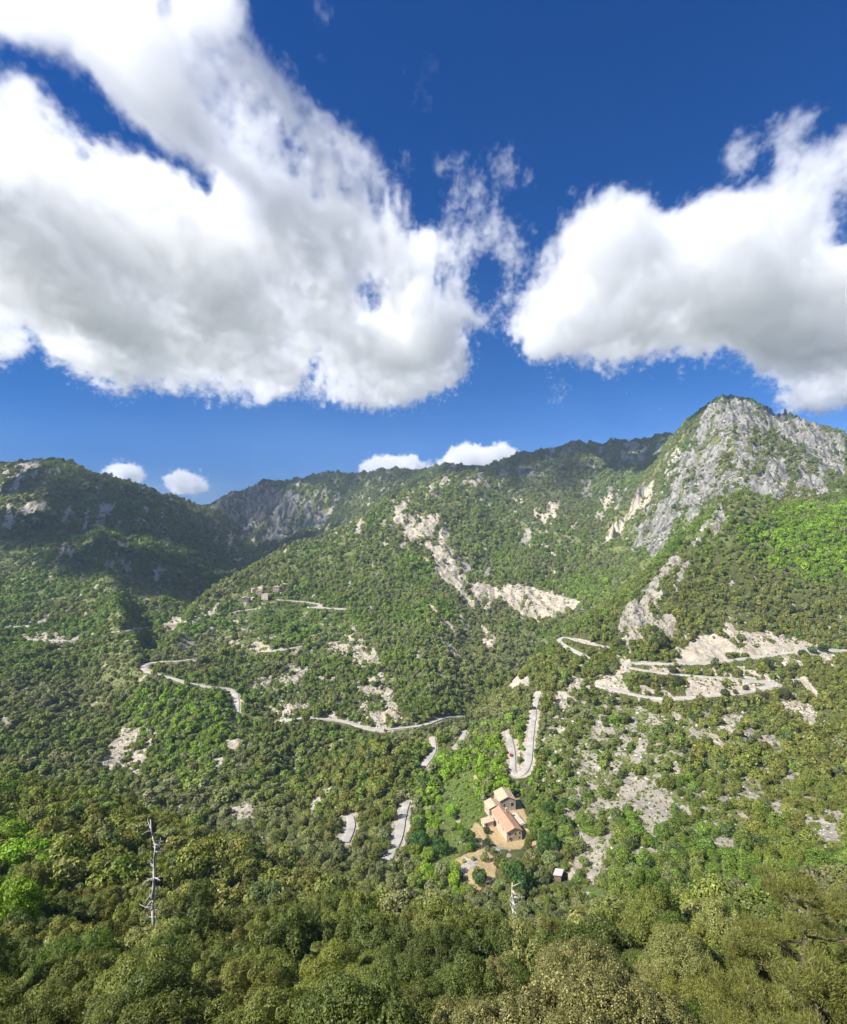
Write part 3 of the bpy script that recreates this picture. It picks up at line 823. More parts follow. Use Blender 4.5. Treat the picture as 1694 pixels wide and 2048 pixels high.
# ------------------------------------------------------------------ the ground sheet
V = np.stack([X_, Y_, Z], -1).reshape(-1, 3)
ii, jj = np.meshgrid(np.arange(NU - 1), np.arange(NY - 1), indexing='ij')
a = (ii * NY + jj).ravel()
quads = np.stack([a, a + NY, a + NY + 1, a + 1], 1)
gm = mesh_np('terrain', V, quads, None, True)
gm.materials.append(M_GROUND)
for nm, arr in (('rock', rock), ('grey', grey), ('meadow', mead), ('dry', dry), ('garrigue', garr)):
    at_ = gm.attributes.new(nm, 'FLOAT', 'POINT'); at_.data.foreach_set('value', np.ascontiguousarray(arr, np.float32).ravel())
go = bpy.data.objects.new('terrain', gm); col.objects.link(go); tag(go, kind='structure')
print('terrain', round(time.time() - T0, 1))

# road ribbons with their masonry edges
for k, (Q, wd) in enumerate(paths):
    d = np.gradient(Q[:, :2], axis=0); d /= np.maximum(np.linalg.norm(d, axis=1, keepdims=True), 1e-6)
    nrm = np.stack([-d[:, 1], d[:, 0]], 1)
    jit = (fbm(Q[:, 0], Q[:, 1], 12, 2, .5, 5) * 0.5)[:, None]
    rows = []
    for off, dz in ((-wd/2 - .25, -1.6), (-wd/2 - .2, 0.02), (-wd/2 + .1, 0.06), (0, 0.12), (wd/2 - .1, 0.06), (wd/2 + .2, 0.02), (wd/2 + .25, -1.6)):
        rows.append(np.concatenate([Q[:, :2] + nrm * (off + (jit if abs(off) > 1 else 0) * np.sign(off)), Q[:, 2:3] + dz], 1))
    G = np.stack(rows, 1); n, mm = G.shape[:2]
    i2, j2 = np.meshgrid(np.arange(n - 1), np.arange(mm - 1), indexing='ij'); a = (i2 * mm + j2).ravel()
    me = mesh_np('road', G.reshape(-1, 3), np.stack([a, a + 1, a + mm + 1, a + mm], 1))
    me.materials.append(M_ROAD)
    o = bpy.data.objects.new('road', me); col.objects.link(o); tag(o, kind='structure')


def wall_along(path, s0, s1, off, hgt, thick, name, label, cat, mat, down=3.0, parent=None):
    Q, wd = path; n = len(Q); a, b = int(s0 * (n - 1)), max(int(s0 * (n - 1)) + 2, int(s1 * (n - 1)))
    S = Q[a:b + 1]; d = np.gradient(S[:, :2], axis=0); d /= np.maximum(np.linalg.norm(d, axis=1, keepdims=True), 1e-6)
    nrm = np.stack([-d[:, 1], d[:, 0]], 1)
    rows = []
    for o_, z_ in ((off - thick/2, -down), (off + thick/2, -down), (off + thick/2, hgt), (off - thick/2, hgt)):
        rows.append(np.concatenate([S[:, :2] + nrm * o_, S[:, 2:3] + z_], 1))
    G = np.stack(rows, 1); m = MB(); k = len(S)
    m.v = [tuple(p_) for p_ in G.reshape(-1, 3)]
    for i in range(k - 1):
        for j in range(4):
            m.f.append((i*4 + j, (i + 1)*4 + j, (i + 1)*4 + (j + 1) % 4, i*4 + (j + 1) % 4))
    m.f.append((3, 2, 1, 0)); m.f.append(((k-1)*4, (k-1)*4+1, (k-1)*4+2, (k-1)*4+3))
    o = m.build(name, mat, parent)
    if label: tag(o, label, cat)
    return o

# ------------------------------------------------------------------ foliage: crowns of many small leaves
def leaf_cloud(rng, C, N, size, asp=0.55, up=0.35, rand=0.8):
    n = len(C)
    nn = N + rng.normal(0, rand, (n, 3)) * 0.6 + np.array([0, 0, up])
    nn /= np.linalg.norm(nn, axis=1, keepdims=True)
    a = np.cross(nn, rng.normal(0, 1, (n, 3))); a /= np.maximum(np.linalg.norm(a, axis=1, keepdims=True), 1e-6)
    b = np.cross(nn, a)
    s = (size * rng.uniform(0.6, 1.35, n))[:, None]
    V = np.stack([C - a * s, C - b * s * asp, C + a * s, C + b * s * asp], 1).reshape(-1, 3)
    return V, np.arange(n * 4).reshape(n, 4)


def crown_mesh(name, seed, n, size, lobes=16, squash=0.85, spread=0.62, lr=(0.30, 0.46), cone=0.0, up=0.35, inner=0.08, base=0.0, rand=0.8):
    """Unit crown, radius about 1, standing on z = base.  Leaves lie on the outside of many lobes."""
    rng = np.random.default_rng(seed)
    L = []
    while len(L) < lobes:
        p = rng.normal(0, 1, 3); p /= np.linalg.norm(p); p *= rng.uniform(0.55, 1.0) ** 0.5
        if p[2] < -0.55: continue
        k = 1 - cone * max(0, p[2])
        L.append([p[0] * spread * k, p[1] * spread * k, p[2] * squash * 0.72, rng.uniform(*lr) * (1 - 0.35 * cone * max(0, p[2]))])
    L = np.array(L + [[0, 0, 0, 0.5]])
    wgt = L[:, 3] ** 2; wgt /= wgt.sum()
    m = int(n * 2.4)
    li = rng.choice(len(L), m, p=wgt)
    d = rng.normal(0, 1, (m, 3)); d /= np.linalg.norm(d, axis=1, keepdims=True)
    rr = L[li, 3] * (1 - inner * rng.exponential(1, m)).clip(0.5, 1.08)
    bumpy = 1 + 0.14 * np.sin(d[:, 0] * 9 + li) * np.sin(d[:, 1] * 8 + li * 2) + 0.08 * np.sin(d[:, 2] * 17)
    P = L[li, :3] + d * (rr * bumpy)[:, None]
    dist = np.linalg.norm(P[:, None, :] - L[None, :, :3], axis=2) / L[None, :, 3]
    keep = (dist.min(1) > 0.80) & (d[:, 2] > -0.75)
    P, d = P[keep][:n], d[keep][:n]
    P[:, 2] += 0.9 * squash + base
    V, Q = leaf_cloud(rng, P, d, size, 0.6, up, rand)
    me = mesh_np(name, V, Q)
    ro = np.repeat(rng.uniform(0, 1, len(P)), 4)
    at_ = me.attributes.new('leaf', 'FLOAT', 'POINT'); at_.data.foreach_set('value', ro.astype(np.float32))
    return me


def leaf_material(name, instanced, tip=None, tipcut=0.75, trans=0.3):
    t = NT(name); t.t.nodes.remove(t.b)
    if instanced:
        base = t.attr('tint', 'INSTANCER').outputs['Color']
    else:
        base = t.n('ShaderNodeObjectInfo').outputs['Color']
    lf = t.attr('leaf').outputs['Fac']
    v = t.ramp(lf, [(0.0, (0.62, 0.62, 0.62)), (0.6, (1.0, 1.0, 1.0)), (1.0, (1.55, 1.5, 1.35))])
    c = t.mix(1.0, base, v, 'MULTIPLY')
    if tip:
        P = t.pos(True); n = t.noise(2.4, 3, 0.6, P)
        k = t.math('ADD', lf, t.math('MULTIPLY', t.math('SUBTRACT', n, 0.5), 1.2))
        c = t.mix(t.ramp(k, [(tipcut, (0, 0, 0)), (tipcut + 0.1, (1, 1, 1))]), c, tip)
    d = t.n('ShaderNodeBsdfDiffuse'); tr = t.n('ShaderNodeBsdfTranslucent'); g = t.n('ShaderNodeBsdfGlossy'); g.inputs['Roughness'].default_value = 0.5
    g.inputs['Color'].default_value = (1, 1, 1, 1)
    m1 = t.n('ShaderNodeMixShader'); m1.inputs[0].default_value = trans
    c2 = t.mix(1.0, c, (1.0, 1.15, 0.45), 'MULTIPLY')
    t.l(c, d.inputs['Color']); t.l(c2, tr.inputs['Color']); t.l(d.outputs[0], m1.inputs[1]); t.l(tr.outputs[0], m1.inputs[2])
    m2 = t.n('ShaderNodeMixShader'); m2.inputs[0].default_value = 0.018
    t.l(m1.outputs[0], m2.inputs[1]); t.l(g.outputs[0], m2.inputs[2]); t.l(m2.outputs[0], t.out.inputs['Surface'])
    return t.m


M_LEAF_FAR = leaf_material('forest_leaves', True)
M_LEAF = leaf_material('leaves', False)
M_LEAF_FLOWER = leaf_material('leaves_with_pale_tips', False, (0.42, 0.37, 0.14), 0.80)
M_LEAF_YELLOW = leaf_material('leaves_with_yellow_tips', False, (0.33, 0.27, 0.03), 0.95)

# ------------------------------------------------------------------ where trees stand
rng = np.random.default_rng(11)
runmin = np.minimum.accumulate(np.where(GY[None, :] < 60, 9999, CV - F * (Z + 5.0) / np.maximum(Y_, 6)), axis=1)
shade_groves = fbm(X_, Y_ * 0.8, 120, 4, 0.6, 91)
grove2 = fbm(X_, Y_, 45, 3, 0.6, 95)

BANDS = [(96, 220, 3.3), (220, 420, 3.7), (420, 700, 4.0), (700, 1300, 4.7), (1300, 2000, 6.2), (2000, 3250, 8.6)]
HP = np.array(HOUSES + [(p_[0], p_[1], 3) for p_ in [(q.x, q.y)]])
pts = []


def scatter(y0, y1, s, umin=-230, umax=1930):
    xs0, xs1 = (umin - CU) / F * y1, (umax - CU) / F * y1
    gx = np.arange(xs0, xs1, s); gy = np.arange(y0, y1, s)
    X, Y = np.meshgrid(gx, gy); X = X.ravel(); Y = Y.ravel()
    X = X + (np.arange(len(X)) // len(gx) % 2) * s * .5
    X = X + rng.uniform(-.42, .42, len(X)) * s; Y = Y + rng.uniform(-.42, .42, len(Y)) * s
    u = CU + F * X / Y
    k = (u > umin) & (u < umax) & (Y >= y0) & (Y < y1)
    return X[k], Y[k], u[k]


# sight lines that must stay open: the roads, the farm
OPEN = np.zeros((MH, MW), np.float32)
open_poly = [([(970,1580),(1050,1590),(1060,1700),(1000,1712),(966,1650)],1), ([(485,1172),(570,1166),(570,1190),(540,1205),(480,1212)],.55), ([(1228,1318),(1295,1322),(1300,1348),(1228,1348)],1),
             ([(325,1244),(370,1244),(370,1262),(325,1262)],1), ([(1100,1750),(1132,1750),(1132,1768),(1100,1768)],1), ([(652,1280),(675,1280),(675,1296),(652,1296)],1)]
for px, wd, y0, y1 in ROADS:
    for a_, b_ in zip(px[:-1], px[1:]):
        ym = (y0 + y1) / 2; hw = max(3.0, wd * F / ym * 0.5 + 1)
        L = math.hypot(b_[0]-a_[0], b_[1]-a_[1]) or 1; ex, ey = -(b_[1]-a_[1]) / L, (b_[0]-a_[0]) / L
        w_ = 2.5 + abs(ex) * hw
        open_poly.append(([(a_[0]+ex*w_, a_[1]+ey*w_), (b_[0]+ex*w_, b_[1]+ey*w_), (b_[0]-ex*w_, b_[1]-ey*w_), (a_[0]-ex*w_, a_[1]-ey*w_)], 1))
OPEN = raster(open_poly)
OPEN_Y = 0


def canopy(X, Y, u, s, hgt):
    z, (gi, gj) = ground(X, Y)
    gi = np.clip(gi, 0, NU - 1); gj = np.clip(gj, 0, NY - 1)
    rk = rock[gi, gj]; md = mead[gi, gj]; dr = dry[gi, gj]; rd = road_d[gi, gj]
    v = CV - F * (z + hgt) / Y
    keep = v < runmin[gi, np.maximum(gj - 4, 0)] + 50
    gap = fbm(X, Y * .8, 24, 3, .6, 98)
    dens = (1 - 0.55 * sstep(.02, .28, gap - .22 * m_bright[gi, gj]) * (Y > 300)) - 0.35 * garr[gi, gj] * (Y > 400) - 0.93 * rk - 0.85 * md * (1 - rk) - 0.97 * dr
    slope_rock = (m_grey[gi, gj] > 0.35) & (Y > 900)
    dens = np.where(slope_rock, np.clip(0.75 - 0.35 * rk - .3 * sstep(.0, .3, gap), .05, 1), dens)
    dens = np.where((Y < 560) & (m_grey[gi, gj] > .2) & (m_grey[gi, gj] < .7), dens * .62, dens)
    keep &= rng.uniform(0, 1, len(X)) < np.clip(dens, 0.02, 1)
    keep &= rd > rng.uniform(-.2, 3.2, len(X))
    dens_t = 1 - .5 * m_terr[gi, gj]; keep &= rng.uniform(0, 1, len(X)) < dens_t
    for (hx, hy, hr) in HP:
        keep &= np.hypot(X - hx, Y - hy) > hr
    # crowns between the viewpoint and a road or a house are cleared
    lot = rng.uniform(0, 1.12, len(X)); lot = np.where((z > fz - 40) & (np.hypot(X - fx, Y - fy) < 90), lot * .7, lot)
    for frac in (0.25, 0.6, 0.95):
        vv = CV - F * (z + hgt * frac) / Y
        iu = ((u - MU0) / MS).astype(int); iv = ((vv - MV0) / MS).astype(int)
        ok = (iu >= 0) & (iu < MW) & (iv >= 0) & (iv < MH)
        o = np.where(ok, OPEN[np.clip(iv, 0, MH-1), np.clip(iu, 0, MW-1)], 0)
        keep &= ~((o > lot) & (Y > 100) & (Y < 1250))
    return z, gi, gj, keep


def tint_for(X, Y, gi, gj, n):
    b = m_bright[gi, gj]; br = m_brown[gi, gj]; g1 = shade_groves[gi, gj]; g2 = grove2[gi, gj]
    oak = np.array([0.105, 0.125, 0.022]); green = np.array([0.095, 0.155, 0.020]); bright = np.array([0.135, 0.215, 0.014])
    brown = np.array([0.145, 0.152, 0.027]); grey_ = np.array([0.155, 0.165, 0.075]); dark = np.array([0.045, 0.070, 0.020])
    c = oak[None] * np.ones((n, 1))

    def mixin(c, k, col_):
        k = np.clip(k, 0, 1)[:, None]
        return c * (1 - k) + col_[None] * k
    r1, r2, r3 = rng.uniform(0, 1, (3, n))
    c = mixin(c, sstep(-0.15, 0.45, g1 + (r1 - .5) * .7), green)
    c = mixin(c, sstep(0.0, 0.5, -g1 + g2 * .5 + (r2 - .5) * .9) * 0.8, grey_)
    c = mixin(c, br * 0.9 * (r1 < 0.86), brown * 0.85 + oak * .15)
    c = mixin(c, np.clip(b * 1.3, 0, 1) * (r2 < 0.3 + 0.65 * b), bright)
    c = mixin(c, (r3 > 0.93) * 0.8, dark)
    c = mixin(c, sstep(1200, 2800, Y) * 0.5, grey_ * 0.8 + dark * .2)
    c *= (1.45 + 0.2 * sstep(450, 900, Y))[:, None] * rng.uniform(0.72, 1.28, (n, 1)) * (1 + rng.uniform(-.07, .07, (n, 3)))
    return c


allp = []
for (y0, y1, s) in BANDS:
    X, Y, u = scatter(y0, y1, s)
    r = s * 0.62 * np.clip(np.exp(rng.normal(-.02, 0.40, len(X))), .42, 1.9) * (1 + .25 * fbm(X, Y, 90, 2, .5, 97))
    z, gi, gj, keep = canopy(X, Y, u, s, r * 1.5)
    X, Y, z, r, gi, gj = X[keep], Y[keep], z[keep], r[keep], gi[keep], gj[keep]
    rk = rock[gi, gj]; r = r * (1 - 0.5 * (rk > 0.5)) * (1 - 0.45 * (mead[gi, gj] > 0.5))
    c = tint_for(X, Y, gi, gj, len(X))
    lod = np.where(Y < 330, 0, 1)
    allp.append((X, Y, z - r * 0.25, r, c, lod))
# undergrowth shrubs and tussocks between the trees, on scree, meadow and rocky slopes
for (y0, y1, s, r0, r1) in ((100, 260, 2.6, .35, .8), (260, 480, 2.5, .35, 1.0), (480, 820, 2.9, .4, 1.2), (820, 1400, 6.0, .7, 1.9), (1400, 2300, 9.0, 1.2, 3.0)):
    X, Y, u = scatter(y0, y1, s, -60, 1760)
    r = rng.uniform(0, 1, len(X)) ** 1.7 * (r1 - r0) + r0
    z, (gi, gj) = ground(X, Y); gi = np.clip(gi, 0, NU-1); gj = np.clip(gj, 0, NY-1)
    cv = cov[gi, gj]; md = m_mead[gi, gj]; gr = m_grey[gi, gj]; cr = m_cream[gi, gj]
    v = CV - F * z / Y
    slab = cr > 0.9
    k = ((cv > 0.25) | (md > .2)) & (road_d[gi, gj] > 1.0) & (v < runmin[gi, np.maximum(gj-4, 0)] + 40) & ~slab
    k &= rng.uniform(0, 1, len(X)) < np.where(dry[gi, gj] > .5, .03, np.where(cv > 0.72, 0.34, 0.55) * np.where((Y > 480) & (cr > gr), .75, 1))
    for (hx, hy, hr) in HP:
        k &= np.hypot(X - hx, Y - hy) > hr * .9
    X, Y, z, r, gi, gj = X[k], Y[k], z[k], r[k], gi[k], gj[k]
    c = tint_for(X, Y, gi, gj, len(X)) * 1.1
    allp.append((X, Y, z - r * 0.2, r, c, np.full(len(X), 2)))
for (y0, y1, s, r0, r1) in ((250, 480, 2.7, .35, 1.0), (480, 820, 3.1, .45, 1.3), (820, 1400, 4.6, .6, 1.9), (1400, 2300, 7.0, 1.0, 2.9), (2300, 3200, 10.0, 1.5, 4.0)):
    X, Y, u = scatter(y0, y1, s, -60, 1760)
    z, (gi, gj) = ground(X, Y); gi = np.clip(gi, 0, NU-1); gj = np.clip(gj, 0, NY-1)
    gap = fbm(X, Y * .8, 24, 3, .6, 98)
    r = rng.uniform(0, 1, len(X)) ** 1.5 * (r1 - r0) + r0
    v = CV - F * z / Y
    k = (v < runmin[gi, np.maximum(gj-4, 0)] + 30) & (rock[gi, gj] < .4) & (dry[gi, gj] < .4) & (road_d[gi, gj] > 1.0)
    k &= rng.uniform(0, 1, len(X)) < np.maximum(sstep(-.12, .12, gap), garr[gi, gj]) * .8
    for (hx, hy, hr) in HP:
        k &= np.hypot(X - hx, Y - hy) > hr * .9
    X, Y, z, r, gi, gj = X[k], Y[k], z[k], r[k], gi[k], gj[k]
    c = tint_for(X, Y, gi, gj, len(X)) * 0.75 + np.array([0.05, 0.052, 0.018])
    allp.append((X, Y, z - r * 0.2, r, c, np.full(len(X), 2)))
PX, PY, PZ, PR = [np.concatenate([a_[i] for a_ in allp]) for i in range(4)]
PC = np.concatenate([a_[4] for a_ in allp]); PL = np.concatenate([a_[5] for a_ in allp])
print('forest points', len(PX), round(time.time() - T0, 1))

# source crowns (kept out of the scene; only the forest uses them)
src = bpy.data.collections.new('forest_sources')
NV = [5, 6, 3]
for v_ in range(NV[0]):
    me = crown_mesh('crown_a%d' % v_, 100 + v_, 1300, 0.085, 15, 0.95, 0.62, (.28, .44)); me.materials.append(M_LEAF_FAR)
    src.objects.link(bpy.data.objects.new('crown_a%d' % v_, me))
for v_ in range(NV[1]):
    me = crown_mesh('crown_b%d' % v_, 200 + v_, 300, 0.18, 10, 0.95, 0.60, (.30, .48), rand=.65, up=.5); me.materials.append(M_LEAF_FAR)
    src.objects.link(bpy.data.objects.new('crown_b%d' % v_, me))
for v_ in range(NV[2]):
    me = crown_mesh('crown_c%d' % v_, 300 + v_, 130, 0.26, 6, 0.7, 0.62, (.34, .5), rand=.8, up=.5); me.materials.append(M_LEAF_FAR)
    src.objects.link(bpy.data.objects.new('crown_c%d' % v_, me))

base_i = np.array([0, NV[0], NV[0] + NV[1]])[PL.astype(int)]
PI = (base_i + (rng.uniform(0, 1, len(PX)) * np.array(NV)[PL.astype(int)]).astype(int)).astype(np.int32)


def scatter_object(name, label, P, idx, rad, colr, collection):
    me = bpy.data.meshes.new(name); me.vertices.add(len(P)); me.vertices.foreach_set('co', P.astype(np.float32).ravel())
    n = len(P)
    for nm, ty, arr, key in (('idx', 'INT', idx, 'value'), ('rad', 'FLOAT_VECTOR', rad, 'vector'), ('rot', 'FLOAT_VECTOR', np.stack([rng.normal(0, .12, n), rng.normal(0, .12, n), rng.uniform(0, 6.283, n)], 1), 'vector'),
                             ('tint', 'FLOAT_COLOR', np.concatenate([colr, np.ones((n, 1))], 1), 'color')):
        a_ = me.attributes.new(nm, ty, 'POINT')
        a_.data.foreach_set(key, np.ascontiguousarray(arr, np.int32 if ty == 'INT' else np.float32).ravel())
    o = bpy.data.objects.new(name, me); col.objects.link(o)
    ng = bpy.data.node_groups.new(name, 'GeometryNodeTree')
    ng.interface.new_socket('Geometry', in_out='INPUT', socket_type='NodeSocketGeometry'); ng.interface.new_socket('Geometry', in_out='OUTPUT', socket_type='NodeSocketGeometry')
    N = ng.nodes; L = ng.links.new
    gi_, go_ = N.new('NodeGroupInput'), N.new('NodeGroupOutput')
    mp = N.new('GeometryNodeMeshToPoints'); iop = N.new('GeometryNodeInstanceOnPoints'); ci = N.new('GeometryNodeCollectionInfo')
    ci.inputs['Collection'].default_value = collection; ci.inputs['Separate Children'].default_value = True; ci.inputs['Reset Children'].default_value = True
    iop.inputs['Pick Instance'].default_value = True

    def na(nm, ty):
        q = N.new('GeometryNodeInputNamedAttribute'); q.data_type = ty; q.inputs['Name'].default_value = nm
        return [s_ for s_ in q.outputs if s_.enabled and s_.name == 'Attribute'][0]
    L(gi_.outputs[0], mp.inputs[0]); L(mp.outputs[0], iop.inputs['Points']); L(ci.outputs[0], iop.inputs['Instance'])
    L(na('idx', 'INT'), iop.inputs['Instance Index']); L(na('rad', 'FLOAT_VECTOR'), iop.inputs['Scale'])
    er = N.new('FunctionNodeEulerToRotation'); L(na('rot', 'FLOAT_VECTOR'), er.inputs[0]); L(er.outputs[0], iop.inputs['Rotation'])
    L(iop.outputs[0], go_.inputs[0])
    md = o.modifiers.new('scatter', 'NODES'); md.node_group = ng
    tag(o, label, 'forest' if 'forest' in name else 'rubble', None, 'stuff')
    return o


sx = rng.uniform(.85, 1.2, len(PX)); 
scatter_object('forest', 'mixed evergreen oak forest and scrub covering all the slopes of the valley', np.stack([PX, PY, PZ], 1), PI,
               np.stack([PR * sx, PR * (2.05 - sx), PR * rng.uniform(.8, 1.25, len(PX))], 1), PC, src)

# loose limestone blocks on the bare patches
M_BOULDER = simple('limestone', (0.34, 0.32, 0.29), (0.56, 0.53, 0.48), 1.2, 0.95, 0.6)
rsrc = bpy.data.collections.new('rubble_sources')
for v_ in range(5):
    r_ = np.random.default_rng(40 + v_)
    import bmesh
    bm = bmesh.new(); bmesh.ops.create_icosphere(bm, subdivisions=2, radius=1)
    for vv in bm.verts:
        c_ = vv.co; k_ = 1 + .25 * math.sin(c_.x * 4 + v_) * math.sin(c_.y * 5 + 2 * v_) + r_.uniform(-.12, .12)
        vv.co = Vector((round(c_.x * 2.2) / 2.2 * .5 + c_.x * .5, c_.y, c_.z * .75)) * k_
    me = bpy.data.meshes.new('rock%d' % v_); bm.to_mesh(me); bm.free(); me.materials.append(M_BOULDER)
    rsrc.objects.link(bpy.data.objects.new('rock%d' % v_, me))
RP = []
for (y0, y1, s, r0, r1) in ((100, 330, 2.4, .15, .7), (330, 760, 3.2, .25, 1.3), (760, 1900, 8, .8, 3.4)):
    X, Y, u = scatter(y0, y1, s, -60, 1760)
    z, (gi, gj) = ground(X, Y); gi = np.clip(gi, 0, NU-1); gj = np.clip(gj, 0, NY-1)
    k = (cov[gi, gj] > 0.3) & (rng.uniform(0, 1, len(X)) < 0.4 * sstep(.25, .6, cov[gi, gj])) & (road_d[gi, gj] > 1.5) & ~(m_cream[gi, gj] > .9) & (dry[gi, gj] < .5)
    k &= (np.hypot(X - fx, Y - fy) > 22)
    X, Y, z = X[k], Y[k], z[k]; r = rng.uniform(0, 1, len(X)) ** 2.2 * (r1 - r0) + r0
    RP.append(np.stack([X, Y, z - r * .2, r], 1))
RP = np.concatenate(RP)
scatter_object('limestone_rubble', 'loose pale limestone blocks strewn over the bare patches of the slopes', RP[:, :3], rng.integers(0, 5, len(RP)),
               RP[:, 3:4] * rng.uniform(.6, 1.4, (len(RP), 3)), np.full((len(RP), 3), .5), rsrc)

# ------------------------------------------------------------------ the nearest trees, each a thing of its own
def trunk_mesh(name, seed, top=0.95, r0=0.075, limbs=6, lean=0.1, bot=-2.2):
    r_ = np.random.default_rng(seed); m = MB()
    tip = Vector((r_.normal(0, lean), r_.normal(0, lean), top))
    m.tube([(0, 0, bot), (tip.x * .2, tip.y * .2, 0), (tip.x * .55, tip.y * .5, top * .5), tip], [r0 * 1.25, r0, r0 * .7, r0 * .25], 7)
    for i in range(limbs):
        a_ = i * 2.4 + r_.uniform(-.4, .4); h = r_.uniform(.1, .7) * top; L = r_.uniform(.45, .75)
        p0 = Vector((tip.x * h / top, tip.y * h / top, h)); dr = Vector((math.cos(a_), math.sin(a_), r_.uniform(.3, .9)))
        m.tube([p0, p0 + dr * L * .45 + Vector((0, 0, -.02)), p0 + dr * L + Vector((0, 0, .08))], [r0 * .5, r0 * .33, r0 * .12], 5)
    me = bpy.data.meshes.new(name); me.from_pydata(m.v, [], m.f); me.update(); me.polygons.foreach_set('use_smooth', np.ones(len(me.polygons), bool)); me.materials.append(M_BARK)
    return me


near_crowns = [crown_mesh('crown', 400 + i, 52000, 0.0160, 95, [1.05, .8, 1.2, .95][i], 0.86, (.085, .25), base=0.25, up=.5) for i in range(4)]
mid_crowns = [crown_mesh('crown', 420 + i, 12000, 0.031, 60, [1.0, .8, 1.15, .9, 1.05][i], 0.86, (.10, .27), base=0.2, up=.45) for i in range(5)]
for me in near_crowns + mid_crowns: me.materials.append(M_LEAF)
flower_crowns = []; yellow_crowns = []
for me in near_crowns[:3]:
    c_ = me.copy(); c_.materials.clear(); c_.materials.append(M_LEAF_FLOWER); flower_crowns.append(c_)
for me in near_crowns[:2]:
    c_ = me.copy(); c_.materials.clear(); c_.materials.append(M_LEAF_YELLOW); yellow_crowns.append(c_)
trunks = [trunk_mesh('trunk', 440 + i) for i in range(4)]


def plant(x, y, z, r, hk, crown, trunk, colr, name, label, group, rz=None):
    t = tag(empty(name, (x, y, z), rng.uniform(0, 6.28) if rz is None else rz), label, 'tree', group)
    for nm, me in (('crown', crown), ('trunk', trunk)):
        o = bpy.data.objects.new(nm, me); col.objects.link(o); o.parent = t; o.scale = (r, r * float(rng.uniform(.88, 1.12)), r * hk)
        o.color = (*colr, 1)
    return t


# special places in the near woods: (u, v of the crown's middle, distance, radius, kind)
SPEC = [
 (18, 1735, 62, 3.4, 'lime', 'big lime-green leafy tree against the left edge, among dark oaks'),
 (60, 1800, 60, 2.0, 'lime', 'smaller lime-green tree at the foot of the big one by the left edge'),
 (368, 1915, 33, 1.45, 'lime', 'small bright green tree sunk among olive oaks, below the tall dead pine'),
 (1190, 1990, 24, 1.5, 'lime', 'bright green bush beside the pale-tipped oaks at the bottom'),
 (1300, 1780, 92, 3.6, 'green', 'deep green rounded tree right of the dead snag, rising from the thicket'),
 (1340, 1880, 60, 2.6, 'green', 'deep green tree in the hollow left of the large pine'),
 (640, 2000, 24, 1.5, 'yellow', 'oak with yellow flowering tips at the bottom edge'),
 (1060, 1990, 23, 2.2, 'flower', 'oak thick with cream-coloured young leaf tips at the bottom, left one of two'),
 (1170, 1940, 30, 2.6, 'flower', 'oak thick with cream-coloured young leaf tips, behind the lower one'),
 (960, 2010, 24, 1.6, 'flower', 'small oak with cream leaf tips next to the dark green oaks at the bottom'),
]
GREENS = {'lime': (0.19, 0.30, 0.02), 'green': (0.095, 0.15, 0.02), 'yellow': (0.15, 0.17, 0.03), 'flower': (0.17, 0.17, 0.055), 'dark': (0.088, 0.116, 0.024), 'olive': (0.132, 0.152, 0.030), 'pale': (0.185, 0.195, 0.060), 'brown': (0.150, 0.156, 0.032)}
taken = []
for (u, v, y, r, kind, lab) in SPEC:
    x = (u - CU) / F * y; zc = (CV - v) / F * y
    g = float(ground(x, y)[0]); hk = 1.15
    z0 = zc - r * hk * 1.15
    z0 = min(max(z0, g), g + 2.6)
    pool = {'flower': flower_crowns, 'yellow': yellow_crowns}.get(kind, near_crowns if y < 45 else mid_crowns)
    t = plant(x, y, z0, r, hk, pool[len(taken) % len(pool)], trunks[len(taken) % 4], GREENS[kind], 'tree', lab, None)
    taken.append((x, y, r))

DEAD = [(308, 1640, 1838, 62), (1026, 1766, 1872, 60)]
cand = []
for (y0, y1, s) in ((17, 34, 3.0), (34, 60, 3.2), (60, 96, 3.6)):
    X, Y, u = scatter(y0, y1, s, -160, 1860)
    cand.append(np.stack([X, Y, u, np.full(len(X), s)], 1))
cand = np.concatenate(cand)
zz, (gi, gj) = ground(cand[:, 0], cand[:, 1])
near = []
# a tree shows when its top rises above what stands nearer: sweep outwards and keep the crowns that show most
order = np.argsort(cand[:, 1]); skyl = np.full(2400, 2300.0)
for k in order:
    x, y, u, s = cand[k]; z = zz[k]
    r = s * rng.uniform(.58, .85); lift = rng.uniform(1.2, 2.6) if y < 60 else rng.uniform(.2, 1.0); z = z + lift; h = r * 2.1
    if any(math.hypot(x - a_[0], y - a_[1]) < a_[2] * .8 for a_ in taken): continue
    vt = CV - F * (z + h) / y; vb = CV - F * z / y
    if vt > 2110: continue
    # the pine and the bare ground around it stand in a gap
    if 1440 < u < 1900 and y < 40: continue
    if 1380 < u < 1500 and y < 34: continue
    if m_grey[min(gi[k], NU-1), min(gj[k], NY-1)] > .5: continue
    if any(abs(u - d_[0]) < 30 + 900 / y and y < d_[3] and vt < d_[2] - 22 for d_ in DEAD): continue
    a0, a1 = int(np.clip(u - r * F / y + 400, 0, 2398)), int(np.clip(u + r * F / y + 401, 1, 2399))
    vis = float(np.mean(skyl[a0:a1])) - vt
    if vis < 4: continue
    skyl[a0:a1] = np.minimum(skyl[a0:a1], vt + r * 0.5 * F / y)
    near.append((vis * r / y, x, y, z, r, u, vt))
near.sort(reverse=True)
print('near trees', len(near))
near = near[:285]
KINDS = ['olive', 'dark', 'olive', 'pale', 'brown', 'olive', 'dark', 'green']
